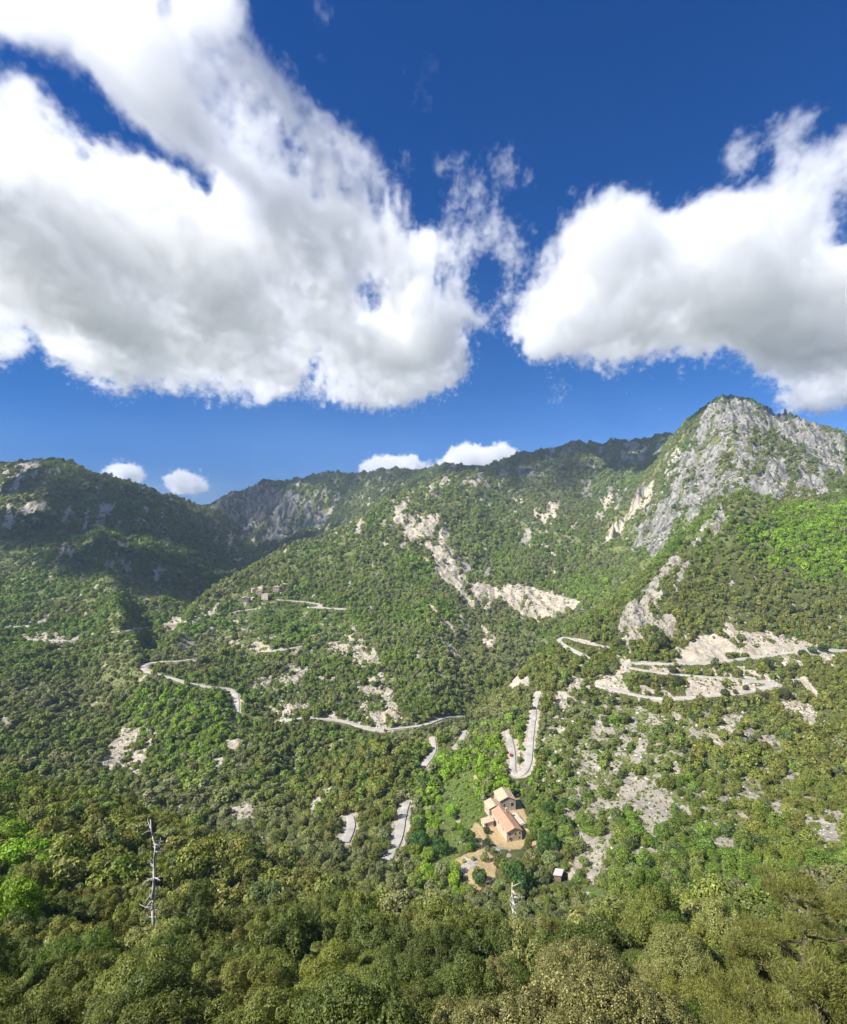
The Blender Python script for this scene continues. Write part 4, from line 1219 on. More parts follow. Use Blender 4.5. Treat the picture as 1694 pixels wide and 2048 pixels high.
WORDS = {'olive': 'olive-green evergreen oak', 'dark': 'dark green evergreen oak', 'pale': 'pale sage-green oak', 'brown': 'brownish-green evergreen oak', 'green': 'fresh green oak', 'flower': 'oak dotted with cream leaf tips', 'yellow': 'oak with a few yellow tips'}
for n_, (sc_, x, y, z, r, u, vt) in enumerate(near):
    g1 = float(fbm(np.array([x]), np.array([y]), 16, 2, .5, 70)[0]) + rng.normal(0, .28)
    kind = 'dark' if g1 < -.32 else 'olive' if g1 < .12 else 'brown' if g1 < .3 else 'pale' if g1 < .52 else 'green'
    if u < 260 and y > 50: kind = 'dark' if g1 < .1 else 'brown'
    if 930 < u < 1330 and vt > 1850 and y < 40 and rng.uniform() < .75: kind = 'flower'
    if 560 < u < 720 and vt > 1900 and rng.uniform() < .4: kind = 'yellow'
    pool = flower_crowns if kind == 'flower' else yellow_crowns if kind == 'yellow' else near_crowns if y < 42 else mid_crowns
    cl = np.array(GREENS[kind]) * rng.uniform(.80, 1.42)
    anch = [(90, 'at the left edge'), (180, 'near the lime-green tree by the left edge'), (262, 'left of the tall dead pine'), (350, 'round the foot of the tall dead pine'), (440, 'right of the tall dead pine'), (540, 'below the pale rocks on the left slope'),
            (650, 'between the pale rocks and the yellow-tipped oak'), (760, 'below the curved road piece'), (860, 'below the straight road piece'), (950, 'below the dry grass field'), (1070, 'round the thin dead tree'),
            (1170, 'under the garden shed'), (1280, 'left of the deep green trees'), (1400, 'between the deep green trees and the pines'), (1520, 'behind the thin leaning pine'), (9999, 'behind the big spreading pine')]
    where = next(w_ for lim, w_ in anch if u < lim)
    hgt = 'bottom row' if y < 26 else 'second row up' if y < 34 else 'lower middle row' if y < 46 else 'upper middle row' if y < 60 else 'upper row' if y < 78 else 'top row'
    size = 'small' if r / (2.4 if y < 60 else 2.6) < .86 else 'large' if r / (2.4 if y < 60 else 2.6) > 1.03 else 'mid-sized'
    lab = '%s %s %s, %s' % (size, WORDS[kind], where, hgt)
    while len(lab.split()) > 16: lab = lab.replace(size + ' ', '', 1) if lab.startswith(size) else lab.replace('evergreen ', '', 1) if 'evergreen' in lab else ' '.join(lab.split()[:16])
    plant(x, y, z, r, float(rng.uniform(.95, 1.3)), pool[int(rng.integers(len(pool)))], trunks[int(rng.integers(4))], tuple(cl), 'oak_tree', lab, 'oaks of the near wood')
byl = {}
for o in [o for o in col.objects if o.name.startswith('oak_tree')]:
    byl.setdefault(o['label'], []).append(o)
ORD = ['leftmost', 'second from left', 'third from left', 'fourth from left', 'fifth from left', 'sixth from left', 'seventh from left', 'eighth from left', 'ninth from left', 'tenth from left']
for lab, os_ in byl.items():
    if len(os_) < 2: continue
    os_.sort(key=lambda o: o.location.x / o.location.y)
    base_l = lab.replace('evergreen ', '').replace('mid-sized ', '')
    for i_, o in enumerate(os_):
        nl = (ORD[i_] if i_ < len(os_) - 1 or i_ > 9 else 'rightmost') + ' ' + base_l if i_ < 10 else base_l
        o['label'] = ' '.join(nl.split()[:16])
print('near planted', round(time.time() - T0, 1))


# ------------------------------------------------------------------ dead snags, pine, bare shrub
def dead_tree(u, vtop, vbase, y, seed, label, spread=1.0):
    r_ = np.random.default_rng(seed)
    x = (u - CU) / F * y; zt = (CV - vtop) / F * y; zb = (CV - vbase) / F * y; g = float(ground(x, y)[0])
    t = tag(empty('dead_tree', (x, y, g - .3)), label, 'dead tree'); H = zt - g + .3; vis = (zt - zb) / H
    m = MB(); n = 12; pts_ = []; rad_ = []
    ph = r_.uniform(0, 6)
    for i in range(n + 1):
        k = i / n
        pts_.append((.07 * math.sin(k * 9 + ph) + .05 * math.sin(k * 23 + ph) - (.38 if k > .85 and seed == 3 else 0), .1 * math.cos(k * 7), k * H)); rad_.append((0.19 * (1 - k) ** .7 + .055) * spread)
    m.tube(pts_, rad_, 8); m.build('trunk', M_DEAD, t, True)
    h0 = (1 - vis) * H; nb = int((H - h0) * 3.4)
    for i in range(nb):
        h = h0 + (H - h0) * r_.uniform(.02, .95); k = h / H
        a_ = r_.choice([0, math.pi]) + r_.normal(0, .7); L = spread * (r_.uniform(.4, 1.0) if r_.uniform() < .6 else r_.uniform(1.1, 1.9))
        p0 = Vector((np.interp(k, np.linspace(0, 1, n + 1), [q_[0] for q_ in pts_]), np.interp(k, np.linspace(0, 1, n + 1), [q_[1] for q_ in pts_]), h))
        d = Vector((math.cos(a_), math.sin(a_) * .7, r_.uniform(-.35, .25))); P = [p0]; rr_ = r_.uniform(.06, .085)
        for s_ in range(5):
            d = (d + Vector((r_.normal(0, .22), r_.normal(0, .22), r_.normal(0.05 if i % 3 else -.08, .22)))).normalized(); P.append(P[-1] + d * L / 5)
        bm_ = MB(); bm_.tube(P, [rr_, rr_ * .85, rr_ * .7, rr_ * .5, rr_ * .35, rr_ * .18], 5)
        if L > .8:
            for s_ in (2, 3): bm_.tube([P[s_], P[s_] + Vector((r_.normal(0, .2), r_.normal(0, .2), r_.uniform(-.1, .35)))], [rr_ * .4, rr_ * .15], 4)
        bm_.build('branch', M_DEAD, t, True)
    return t


dead_tree(308, 1640, 1838, 62, 3, 'tall grey-white dead pine trunk with short broken branches, among dark oaks')
dead_tree(1026, 1766, 1872, 60, 8, 'thin silvery dead tree with long crooked twigs, below the farm', 1.0)


def pine(x, y, ztop, H, Rr, seed, label, tufts=150):
    r_ = np.random.default_rng(seed); g = float(ground(x, y)[0]); t = tag(empty('pine_tree', (x, y, g - .3), 0), label, 'pine tree')
    H = ztop - g + .3; m = MB(); top = Vector((r_.normal(0, .4), r_.normal(0, .4), H * .93))
    spine = [Vector((0, 0, -.8)), Vector((.15, .1, H * .35)), Vector((-.1, .2, H * .65)), top]
    m.tube(spine, [.26, .21, .15, .05], 9); C = []; Nn = []
    nb = 26
    for i in range(nb):
        k = .22 + .76 * (i + .5) / nb; h = H * k; a_ = i * 2.399 + r_.uniform(-.4, .4)
        L = Rr * (math.sqrt(max(0.05, 1 - (k - .42) ** 2 * 2.2))) * r_.uniform(.7, 1.05) * (1.0 if k < .85 else .6)
        p0 = Vector((0.05, .1, h)); d = Vector((math.cos(a_), math.sin(a_), 0)); rise = r_.uniform(.05, .45)
        P = [p0, p0 + d * L * .35 + Vector((0, 0, L * rise * .2)), p0 + d * L * .7 + Vector((r_.normal(0, .15), r_.normal(0, .15), L * rise * .55)), p0 + d * L + Vector((0, 0, L * rise))]
        m.tube(P, [.075, .055, .035, .012], 5)
        for j in range(11):
            f_ = .4 + .6 * (j + r_.uniform(0, 1)) / 11; q0 = P[0].lerp(P[3], f_); sd = Vector((r_.normal(0, 1), r_.normal(0, 1), r_.uniform(.1, .9))).normalized() * r_.uniform(.25, .75)
            m.tube([q0, q0 + sd * .6, q0 + sd], [.02, .014, .006], 4)
            C.append(q0 + sd); Nn.append(sd.normalized())
            C.append(q0 + sd * .65 + Vector((r_.normal(0, .12), r_.normal(0, .12), .05))); Nn.append(sd.normalized())
    m.build('trunk', M_BARK, t, True)
    C = np.array([list(c) for c in C]); Nn = np.array([list(c) for c in Nn]); per = 130
    cc = np.repeat(C, per, 0); dd = np.repeat(Nn, per, 0) * .8 + r_.normal(0, .75, (len(cc), 3)) + np.array([0, 0, .45]); dd /= np.linalg.norm(dd, axis=1, keepdims=True)
    base_ = cc + r_.normal(0, .12, cc.shape); Ln = r_.uniform(.07, .15, len(cc))[:, None]
    sd = np.cross(dd, r_.normal(0, 1, dd.shape)); sd /= np.linalg.norm(sd, axis=1, keepdims=True); wd_ = .010
    V = np.stack([base_ - sd * wd_, base_ + sd * wd_, base_ + dd * Ln + sd * wd_ * .6, base_ + dd * Ln - sd * wd_ * .6], 1).reshape(-1, 3)
    me = mesh_np('crown', V, np.arange(len(cc) * 4).reshape(-1, 4)); a2 = me.attributes.new('leaf', 'FLOAT', 'POINT'); a2.data.foreach_set('value', np.repeat(r_.uniform(0, 1, len(cc)), 4).astype(np.float32))
    me.materials.append(M_LEAF); o = bpy.data.objects.new('crown', me); col.objects.link(o); o.parent = t; o.color = (.185, .195, .048, 1)
    return t


def at_uvy(u, v, y): return ((u - CU) / F * y, y, (CV - v) / F * y)


q = at_uvy(1615, 1765, 31); pine(q[0], q[1], q[2], 9, 4.1, 5, 'big spreading pine with tufted yellow-green needles in front of bare rock, lower right corner')
q = at_uvy(1500, 1880, 27); pine(q[0], q[1], q[2], 7, 2.4, 9, 'smaller thin pine leaning out left of the big spreading pine')
q = at_uvy(1650, 1960, 20); pine(q[0], q[1], q[2], 6, 2.6, 12, 'low pine filling the very corner under the big spreading pine')
q = at_uvy(1105, 1850, 52); pine(q[0], q[1], q[2], 6, 2.6, 15, 'grey-green pine with a bare straight trunk, right of the thin dead tree')


def bare_shrub(u, v, y, r, seed, label, leaves=False):
    r_ = np.random.default_rng(seed); x, y, zc = at_uvy(u, v, y); g = float(ground(x, y)[0]); z0 = min(zc - r, g + 2.5)
    t = tag(empty('bare_shrub', (x, y, z0)), label, 'shrub')
    m = MB()
    for i in range(170):
        a_ = r_.uniform(0, 6.28); e = r_.uniform(.3, 1.4); d = Vector((math.cos(a_) * math.cos(e), math.sin(a_) * math.cos(e), math.sin(e))); L = r * r_.uniform(.9, 1.9)
        p = Vector((r_.normal(0, r*.25), r_.normal(0, r*.25), -.4)); P = [p]
        for s in range(4):
            d = (d + Vector((r_.normal(0, .22), r_.normal(0, .22), r_.normal(0, .1) - .04))).normalized(); P.append(P[-1] + d * L / 4)
        m.tube(P, [.022, .017, .012, .008, .004], 3)
        for s in (2, 3):
            dd = (d + Vector((r_.normal(0, .7), r_.normal(0, .7), r_.normal(0, .4)))).normalized(); m.tube([P[s], P[s] + dd * L * .22], [.007, .003], 3)
    m.build('twigs', M_TWIG, t)
    return t


bare_shrub(1430, 1985, 22, 1.7, 4, 'leafless grey twiggy shrub at the bottom, left of the low pine')
bare_shrub(1340, 2010, 22, 1.2, 5, 'leafless brownish twiggy shrub at the bottom edge, beside the oaks')
bare_shrub(1420, 1900, 30, 1.3, 6, 'half-bare pale shrub between the deep green tree and the thin leaning pine')
bare_shrub(482, 1975, 26, .7, 7, 'small withered pinkish shrub sunk between bottom oaks')

# ------------------------------------------------------------------ road masonry, viaduct, car
def path_range(path, umin, umax, vmin, vmax):
    Q, wd = path; uu = CU + F * Q[:, 0] / Q[:, 1]; vv = CV - F * Q[:, 2] / Q[:, 1]
    k = np.nonzero((uu >= umin) & (uu <= umax) & (vv >= vmin) & (vv <= vmax))[0]
    return (k.min() / (len(Q) - 1), k.max() / (len(Q) - 1)) if len(k) > 2 else None


def masonry(pi, box, hgt, down, label, thick=0.6, name='retaining_wall', mat=M_WALL, cat='wall'):
    rg = path_range(paths[pi], *box)
    if rg is None: print('no masonry', label); return
    Q, wd = paths[pi]; n = len(Q); a_ = int(rg[0] * (n - 1)); b_ = min(n - 1, max(a_ + 1, int(rg[1] * (n - 1)))); mid = (a_ + b_) // 2
    d = Q[min(mid + 1, n-1)] - Q[max(mid - 1, 0)]; nx = Vector((-d[1], d[0])).normalized()
    side = -1 if nx.y > 0 else 1                                    # the edge on the valley side, towards the viewer
    wall_along(paths[pi], rg[0], rg[1], side * (wd / 2 + .45), hgt, thick, name, label, cat, mat, down)


masonry(8, (1228, 1300, 1328, 1345), .7, 8.5, 'tall curved pale retaining wall carrying the upper hairpin', .8)
masonry(1, (640, 712, 1425, 1455), .6, 4.5, 'stone retaining wall under the valley road, left of the terraces')
masonry(1, (765, 900, 1430, 1466), .6, 4.5, 'long stone parapet wall of the valley road below the terraces')
masonry(0, (340, 440, 1350, 1380), .5, 3.5, 'low stone parapet along the road west of the sharp bend')
masonry(9, (1112, 1180, 1284, 1320), .5, 3.0, 'short pale parapet on the road spur left of the hairpins')
masonry(10, (550, 645, 1190, 1215), .3, 3.0, 'pale wall carrying the lane of the hamlet')

# small viaduct across the side stream
q = at(347, 1256, 760, 1150)
t = tag(empty('viaduct', (q.x, q.y, q.z), R(-4)), 'little pale stone road bridge over the dark ravine on the left', 'bridge')
m = MB(); m.box(-19, 19, -3, 3, 5.2, 6.2); m.build('deck', M_WALL, t)
m = MB(); m.box(-19, 19, -3.25, -3.02, 5.4, 7.1); m.build('parapet', M_WALL, t)
m = MB(); m.box(-19, 19, 3.02, 3.25, 5.4, 7.1); m.build('parapet', M_WALL, t)
m = MB(); N_ = 16
xs = [-19] + [-11 + 7 * -math.cos(math.pi * i / N_) for i in range(N_ + 1)] + [19]
for s in (-2.8, 2.8):
    pass
vs = []; 
for i in range(N_ + 1):
    a_ = math.pi * i / N_; vs.append((-8 - 6 * math.cos(a_), -2 + 6.2 * math.sin(a_)))
for i in range(N_):
    (xa, za), (xb, zb) = vs[i], vs[i + 1]
    m.add([(xa,-2.9,za),(xb,-2.9,zb),(xb,-2.9,5.2),(xa,-2.9,5.2),(xa,2.9,za),(xb,2.9,zb),(xb,2.9,5.2),(xa,2.9,5.2)], [(0,1,2,3),(7,6,5,4),(0,4,5,1),(3,2,6,7)])
m.build('arch', M_STONE, t)
m = MB(); m.box(-19, -14, -2.9, 2.9, -9, 5.2); m.build('pier', M_STONE, t)
m = MB(); m.box(-2, 19, -2.9, 2.9, -9, 5.2); m.build('pier', M_STONE, t)

# red car on the hairpin road
Q, wd = paths[6]; uu = CU + F * Q[:, 0] / Q[:, 1]; vv = CV - F * Q[:, 2] / Q[:, 1]
k = int(np.argmin(np.hypot(uu - 1020, (vv - 1512)))); d = Q[min(k+1, len(Q)-1)] - Q[max(k-1, 0)]
t = tag(empty('parked_car', (Q[k][0] - 1.2, Q[k][1], Q[k][2] + .14), math.atan2(d[1], d[0])), 'small red car at the edge of the hairpin road above the farm', 'car')
M_RED = simple('red_paint', (0.42, 0.02, 0.015), (0.50, 0.03, 0.02), 2, 0.3); M_TYRE = simple('tyre', (.02, .02, .02), (.03, .03, .03), 3); M_LAMP = simple('lamp_glass', (.7, .7, .68), (.8, .8, .78), 3, .2)
m = MB(); prof = [(-2.0,.35),(2.0,.35),(2.05,.75),(1.85,.9),(1.0,.98),(-1.9,1.0),(-2.05,.8)]
m.add([(x, -.85, z) for x, z in prof] + [(x, .85, z) for x, z in prof], [tuple(range(7))[::-1], tuple(range(7, 14))] + [(i, (i+1) % 7, 7 + (i+1) % 7, 7 + i) for i in range(7)])
m.build('body', M_RED, t)
m = MB(); prof = [(1.0,.98),(.35,1.44),(-1.2,1.46),(-1.85,1.0)]
m.add([(x, -.72, z) for x, z in prof] + [(x, .72, z) for x, z in prof], [(3,2,1,0),(4,5,6,7)] + [(i, (i+1) % 4, 4 + (i+1) % 4, 4 + i) for i in range(4)])
m.build('windows', M_GLASS, t)
m = MB(); m.box(-1.15, .3, -.7, .7, 1.462, 1.50); m.build('roof', M_RED, t)
for sx_ in (-1.25, 1.3):
    for sy_ in (-.86, .86):
        m = MB(); m.tube([(sx_, sy_ - .1, .33), (sx_, sy_ + .1, .33)], .33, 14); m.build('wheel', M_TYRE, t)
for sy_ in (-.6, .6):
    m = MB(); m.box(2.04, 2.08, sy_ - .16, sy_ + .16, .62, .76); m.build('headlight', M_LAMP, t)

# cypresses and lone trees that stand out on the farther slopes
cyp = crown_mesh('crown', 500, 900, .09, 14, 2.4, .30, (.22, .34), cone=.6); cyp.materials.append(M_LEAF)
lone = [crown_mesh('crown', 510 + i, 2600, .062, 18, .95, .64, (.24, .4)) for i in range(3)]
for me in lone: me.materials.append(M_LEAF)
LONE = [  # u, v of the middle, near, far, radius, colour, kind, label
 (527,1178,850,1300,1.6,(.025,.045,.015),'c','dark cypress left of the pink villa'),(532,1180,850,1300,1.5,(.025,.045,.015),'c','second dark cypress, between the hamlet core and the pink villa'),
 (562,1186,850,1300,1.4,(.025,.045,.015),'c','dark cypress directly in front of the pink villa'),
 (1537,1333,480,720,6.5,(.045,.058,.018),'o','large dark bush between the two upper legs of the hairpin road'),
 (1450,1390,440,640,4.6,(.03,.06,.012),'o','rounded deep green tree standing over the lowest hairpin leg'),
 (1570,1395,430,620,6.5,(.052,.058,.018),'o','big dark olive bush right under the bend of the hairpin road'),
 (1530,1395,430,620,4.2,(.060,.062,.022),'o','medium bush left of the big olive bush under the bend'),
 (1605,1310,520,720,4.6,(.04,.06,.018),'o','dark bush covering the upper road, left one of the clump of three'),
 (1625,1305,520,720,5.0,(.045,.10,.014),'o','bright green tree in the middle of the clump on the upper road'),
 (1645,1303,520,720,5.2,(.03,.055,.015),'o','dark tree at the right end of the clump on the upper road'),
 (1590,1338,480,700,4.2,(.045,.055,.018),'o','dark bush on the pale bank below the three-tree clump'),
 (1322,1290,520,740,7.5,(.055,.06,.02),'o','wide dark bush left of the pale triangular rock slab'),
 (1310,1262,540,780,5.0,(.055,.06,.02),'o','bush on the scree right above the wide dark bush'),
 (1345,1340,440,640,5.0,(.05,.06,.018),'o','dark shrub mound against the middle hairpin leg'),
 (1355,1366,430,620,6.0,(.05,.065,.018),'o','largest bush of the thicket between the lower hairpin legs'),(1325,1368,430,620,5.5,(.055,.062,.018),'o','bush left of the largest one between the lower hairpin legs'),
 (1298,1370,430,620,5.0,(.04,.065,.015),'o','bush at the left end of the thicket between the lower hairpin legs'),
 (1242,1290,520,740,5.0,(.05,.055,.02),'o','dark bush above the tall curved retaining wall'),(1470,1385,430,640,2.6,(.05,.06,.02),'o','low rounded bush between the legs, next to the deep green tree'),(1492,1376,430,640,3.2,(.04,.06,.015),'o','squat dark bush just below the middle hairpin leg'),
 (945,1693,200,420,3.4,(.03,.075,.012),'o','round deep green tree left in the dry grass field'),(973,1685,200,420,2.4,(.028,.055,.018),'o','slim dark tree between the dry grass and the farmhouse'),(973,1660,200,420,2.2,(.028,.05,.018),'o','small dark tree at the corner of the farmhouse wall'),
 (1095,1697,200,420,6.0,(.035,.08,.012),'o','large round green tree to the lower right of the farmhouse'),(1035,1770,150,360,7.0,(.035,.082,.012),'o','broad green tree below the farm terrace'),(960,1760,150,360,4.0,(.035,.08,.014),'o','green tree at the bottom corner of the dry grass'),
 (915,1757,150,360,3.2,(.028,.06,.014),'o','dark tree on the left edge of the dry grass'),(910,1635,220,460,2.2,(.035,.055,.025),'o','narrow grey-green tree alone in the meadow'),(1097,1625,220,460,4.5,(.03,.07,.012),'o','dark green tree right of the stone barn'),
 (880,1700,180,420,5.0,(.03,.07,.012),'o','deep green tree on the left rim of the meadow'),(840,1690,180,420,5.5,(.03,.075,.012),'o','deep green tree just right of the straight road piece'),
 (616,1577,260,460,3.6,(.03,.07,.014),'o','round green tree between the pale rocks of the knoll'),
]
for i, (u, v, y0, y1, r, cl, kind, lab) in enumerate(LONE):
    y = cast(u, v + r * .7 * F / ((y0 + y1) / 2) * .55, y0, y1) or (y0 + y1) / 2
    x = (u - CU) / F * y; g = float(ground(x, y)[0])
    t = plant(x, y, g - .3, r, 1.0 if kind == 'o' else 1.25, cyp if kind == 'c' else lone[i % 3], trunks[i % 4], tuple(c_ * 1.55 for c_ in cl), 'cypress' if kind == 'c' else 'tree', lab, None)

# ------------------------------------------------------------------ haze: thin even air over the whole valley
M_HAZE = bpy.data.materials.new('haze'); M_HAZE.use_nodes = True; ht = M_HAZE.node_tree; ht.nodes.clear()
ho = ht.nodes.new('ShaderNodeOutputMaterial'); hv = ht.nodes.new('ShaderNodeVolumePrincipled')
hv.inputs['Color'].default_value = (0.60, 0.78, 1.0, 1); hv.inputs['Density'].default_value = HAZE_D; hv.inputs['Anisotropy'].default_value = 0.0
ht.links.new(hv.outputs[0], ho.inputs['Volume'])
m = MB(); zlo = float(Z.min()) - 2; m.box(-9000, 9500, -200, 8700, zlo, 420)
o = m.build('haze', M_HAZE); tag(o, 'thin bluish air haze filling the valley', 'haze', None, 'stuff')

# ------------------------------------------------------------------ clouds: real volumes above the land, 1.2 to 2 km up
CS = 4; CW, CH = int(1694 * 3 / CS), int(1300 / CS); CU0, CV0 = -1694, -40


def craster(polys):
    m = np.zeros((CH, CW), np.float32); yy, xx = np.mgrid[0:CH, 0:CW]; px = xx * CS + CU0; py = yy * CS + CV0
    for poly, val in polys:
        ins = np.zeros(m.shape, bool)
        for i in range(len(poly)):
            x1, y1 = poly[i]; x2, y2 = poly[(i + 1) % len(poly)]
            if y1 == y2: continue
            ins ^= ((y1 > py) != (y2 > py)) & (px < (x2 - x1) * (py - y1) / (y2 - y1) + x1)
        m = np.where(ins, val, m)
    return m


CL = [
 ([(-900,-200),(430,-200),(470,-20),(478,40),(490,95),(530,135),(570,195),(620,245),(690,280),(745,310),(778,360),(785,430),(822,480),(870,455),(873,345),(900,318),(962,360),(1000,415),(1050,458),(1074,530),(1025,590),(990,635),(925,655),(932,700),(903,770),(832,795),(760,828),(700,803),(655,770),(648,702),(625,688),(605,720),(585,782),(505,795),(400,768),(330,758),(260,765),(200,758),(150,725),(90,685),(60,640),(0,632),(-200,620),(-900,560)],1.0),
 ([(-300,50),(0,78),(60,105),(150,165),(228,180),(272,245),(325,290),(445,370),(425,400),(300,345),(245,320),(195,300),(145,262),(85,212),(35,172),(0,160),(-300,120)],-0.35),
 ([(60,90),(150,110),(240,180),(255,235),(190,215),(110,170)],.15),
 ([(455,115),(500,155),(520,245),(478,252),(452,190)],-.3),([(308,-10),(354,-10),(355,48),(316,36)],-.3),([(722,545),(745,530),(760,600),(750,655),(735,640),(716,590)],-.15),([(380,370),(450,400),(430,420),(370,395)],.1),([(590,330),(620,335),(625,365),(600,360)],.1),([(0,300),(30,320),(40,345),(0,335)],-.1),
 ([(740,310),(780,360),(785,430),(740,400),(700,330)],.6),([(330,60),(470,60),(700,300),(760,400),(640,420),(430,300)],.53),([(-900,-200),(300,-200),(200,120),(0,60),(-900,60)],.55),([(-200,120),(0,165),(110,250),(250,350),(230,400),(60,330),(-200,250)],.6),
 ([(868,440),(878,345),(900,318),(962,360),(1000,415),(1050,458),(1074,530),(1025,590),(990,635),(925,620),(870,560)],.55),
 ([(868,525),(898,555),(905,625),(870,610)],-.2),([(955,490),(985,500),(980,580),(950,560)],0.),([(800,380),(850,400),(860,450),(815,460)],.1),
 ([(960,300),(1010,310),(1040,380),(1020,400),(985,360)],.6),([(800,330),(825,325),(840,350),(815,365)],.75),
 ([(-200,636),(30,640),(72,672),(20,702),(-200,715)],.85),
 ([(1018,605),(1050,568),(1100,508),(1130,458),(1200,398),(1282,382),(1312,430),(1322,462),(1400,418),(1480,406),(1560,366),(1620,306),(1700,235),(1800,190),(1900,330),(1960,700),(1694,768),(1600,772),(1540,742),(1480,702),(1380,697),(1300,703),(1210,728),(1190,702),(1150,702),(1080,728),(1018,652)],1.0),
 ([(1560,300),(1620,290),(1700,225),(1740,330),(1640,400),(1560,420)],.7),
 ([(1672,375),(1645,440),(1630,502),(1694,512),(1740,480),(1730,380)],.2),
 ([(1445,285),(1478,255),(1530,240),(1600,205),(1630,225),(1605,300),(1575,335),(1530,275),(1492,278),(1462,345),(1443,350)],.75),
 ([(1540,828),(1600,786),(1694,775),(1900,780),(1900,865),(1694,856),(1660,860)],.95),
 ([(616,762),(642,758),(644,802),(618,798)],.9),([(1125,785),(1140,785),(1142,805),(1128,808)],.9),([(1125,825),(1155,825),(1158,850),(1128,855)],1.0),
 ([(225,800),(250,800),(250,820),(228,818)],.9),([(-60,855),(30,860),(45,872),(-60,878)],.9),
 ([(640,0),(665,0),(660,30),(645,28)],.6),([(830,150),(880,140),(890,175),(840,190)],.5),([(640,105),(672,108),(668,125),(645,120)],.5),
]
CL2 = [([(728,930),(745,920),(790,918),(826,915),(848,945),(730,948)],.85),([(880,935),(900,900),(930,890),(975,900),(1000,893),(1025,905),(1030,935),(890,945)],.9),([(830,925),(890,915),(890,940),(840,945)],.3),
       ([(205,948),(230,935),(260,934),(290,950),(270,962),(215,960)],.62),([(330,955),(355,945),(390,948),(415,965),(400,990),(350,985)],.62),
       ([(1300,805),(1400,785),(1440,775),(1430,820),(1340,820)],.33),([(250,968),(330,975),(330,985),(280,985)],.3)]


def cblur(m, r):
    return blur(m, r, 3)


def lattice(shape, cell, rg):
    n = [int(math.ceil(s / c)) + 3 for s, c in zip(shape, cell)]
    g = rg.random(n).astype(np.float32)
    for ax in range(3):
        t_ = np.arange(shape[ax]) / cell[ax]; i = t_.astype(int); f_ = t_ - i; f_ = f_ * f_ * (3 - 2 * f_)
        sh = [1, 1, 1]; sh[ax] = -1; f_ = f_.reshape(sh).astype(np.float32)
        g = np.take(g, i, axis=ax) * (1 - f_) + np.take(g, i + 1, axis=ax) * f_
    return g


def noise3(shape, cells, gain, seed, stretch=(1, 1, 1)):
    rg = np.random.default_rng(seed); N = np.zeros(shape, np.float32); a_ = 1; tt = 0
    for c in cells:
        g = lattice(shape, [c * s for s in stretch], rg)
        N += a_ * (1 - np.abs(g * 2 - 1) * 2 if c < cells[0] else g * 2 - 1); tt += a_; a_ *= gain
    return N / tt


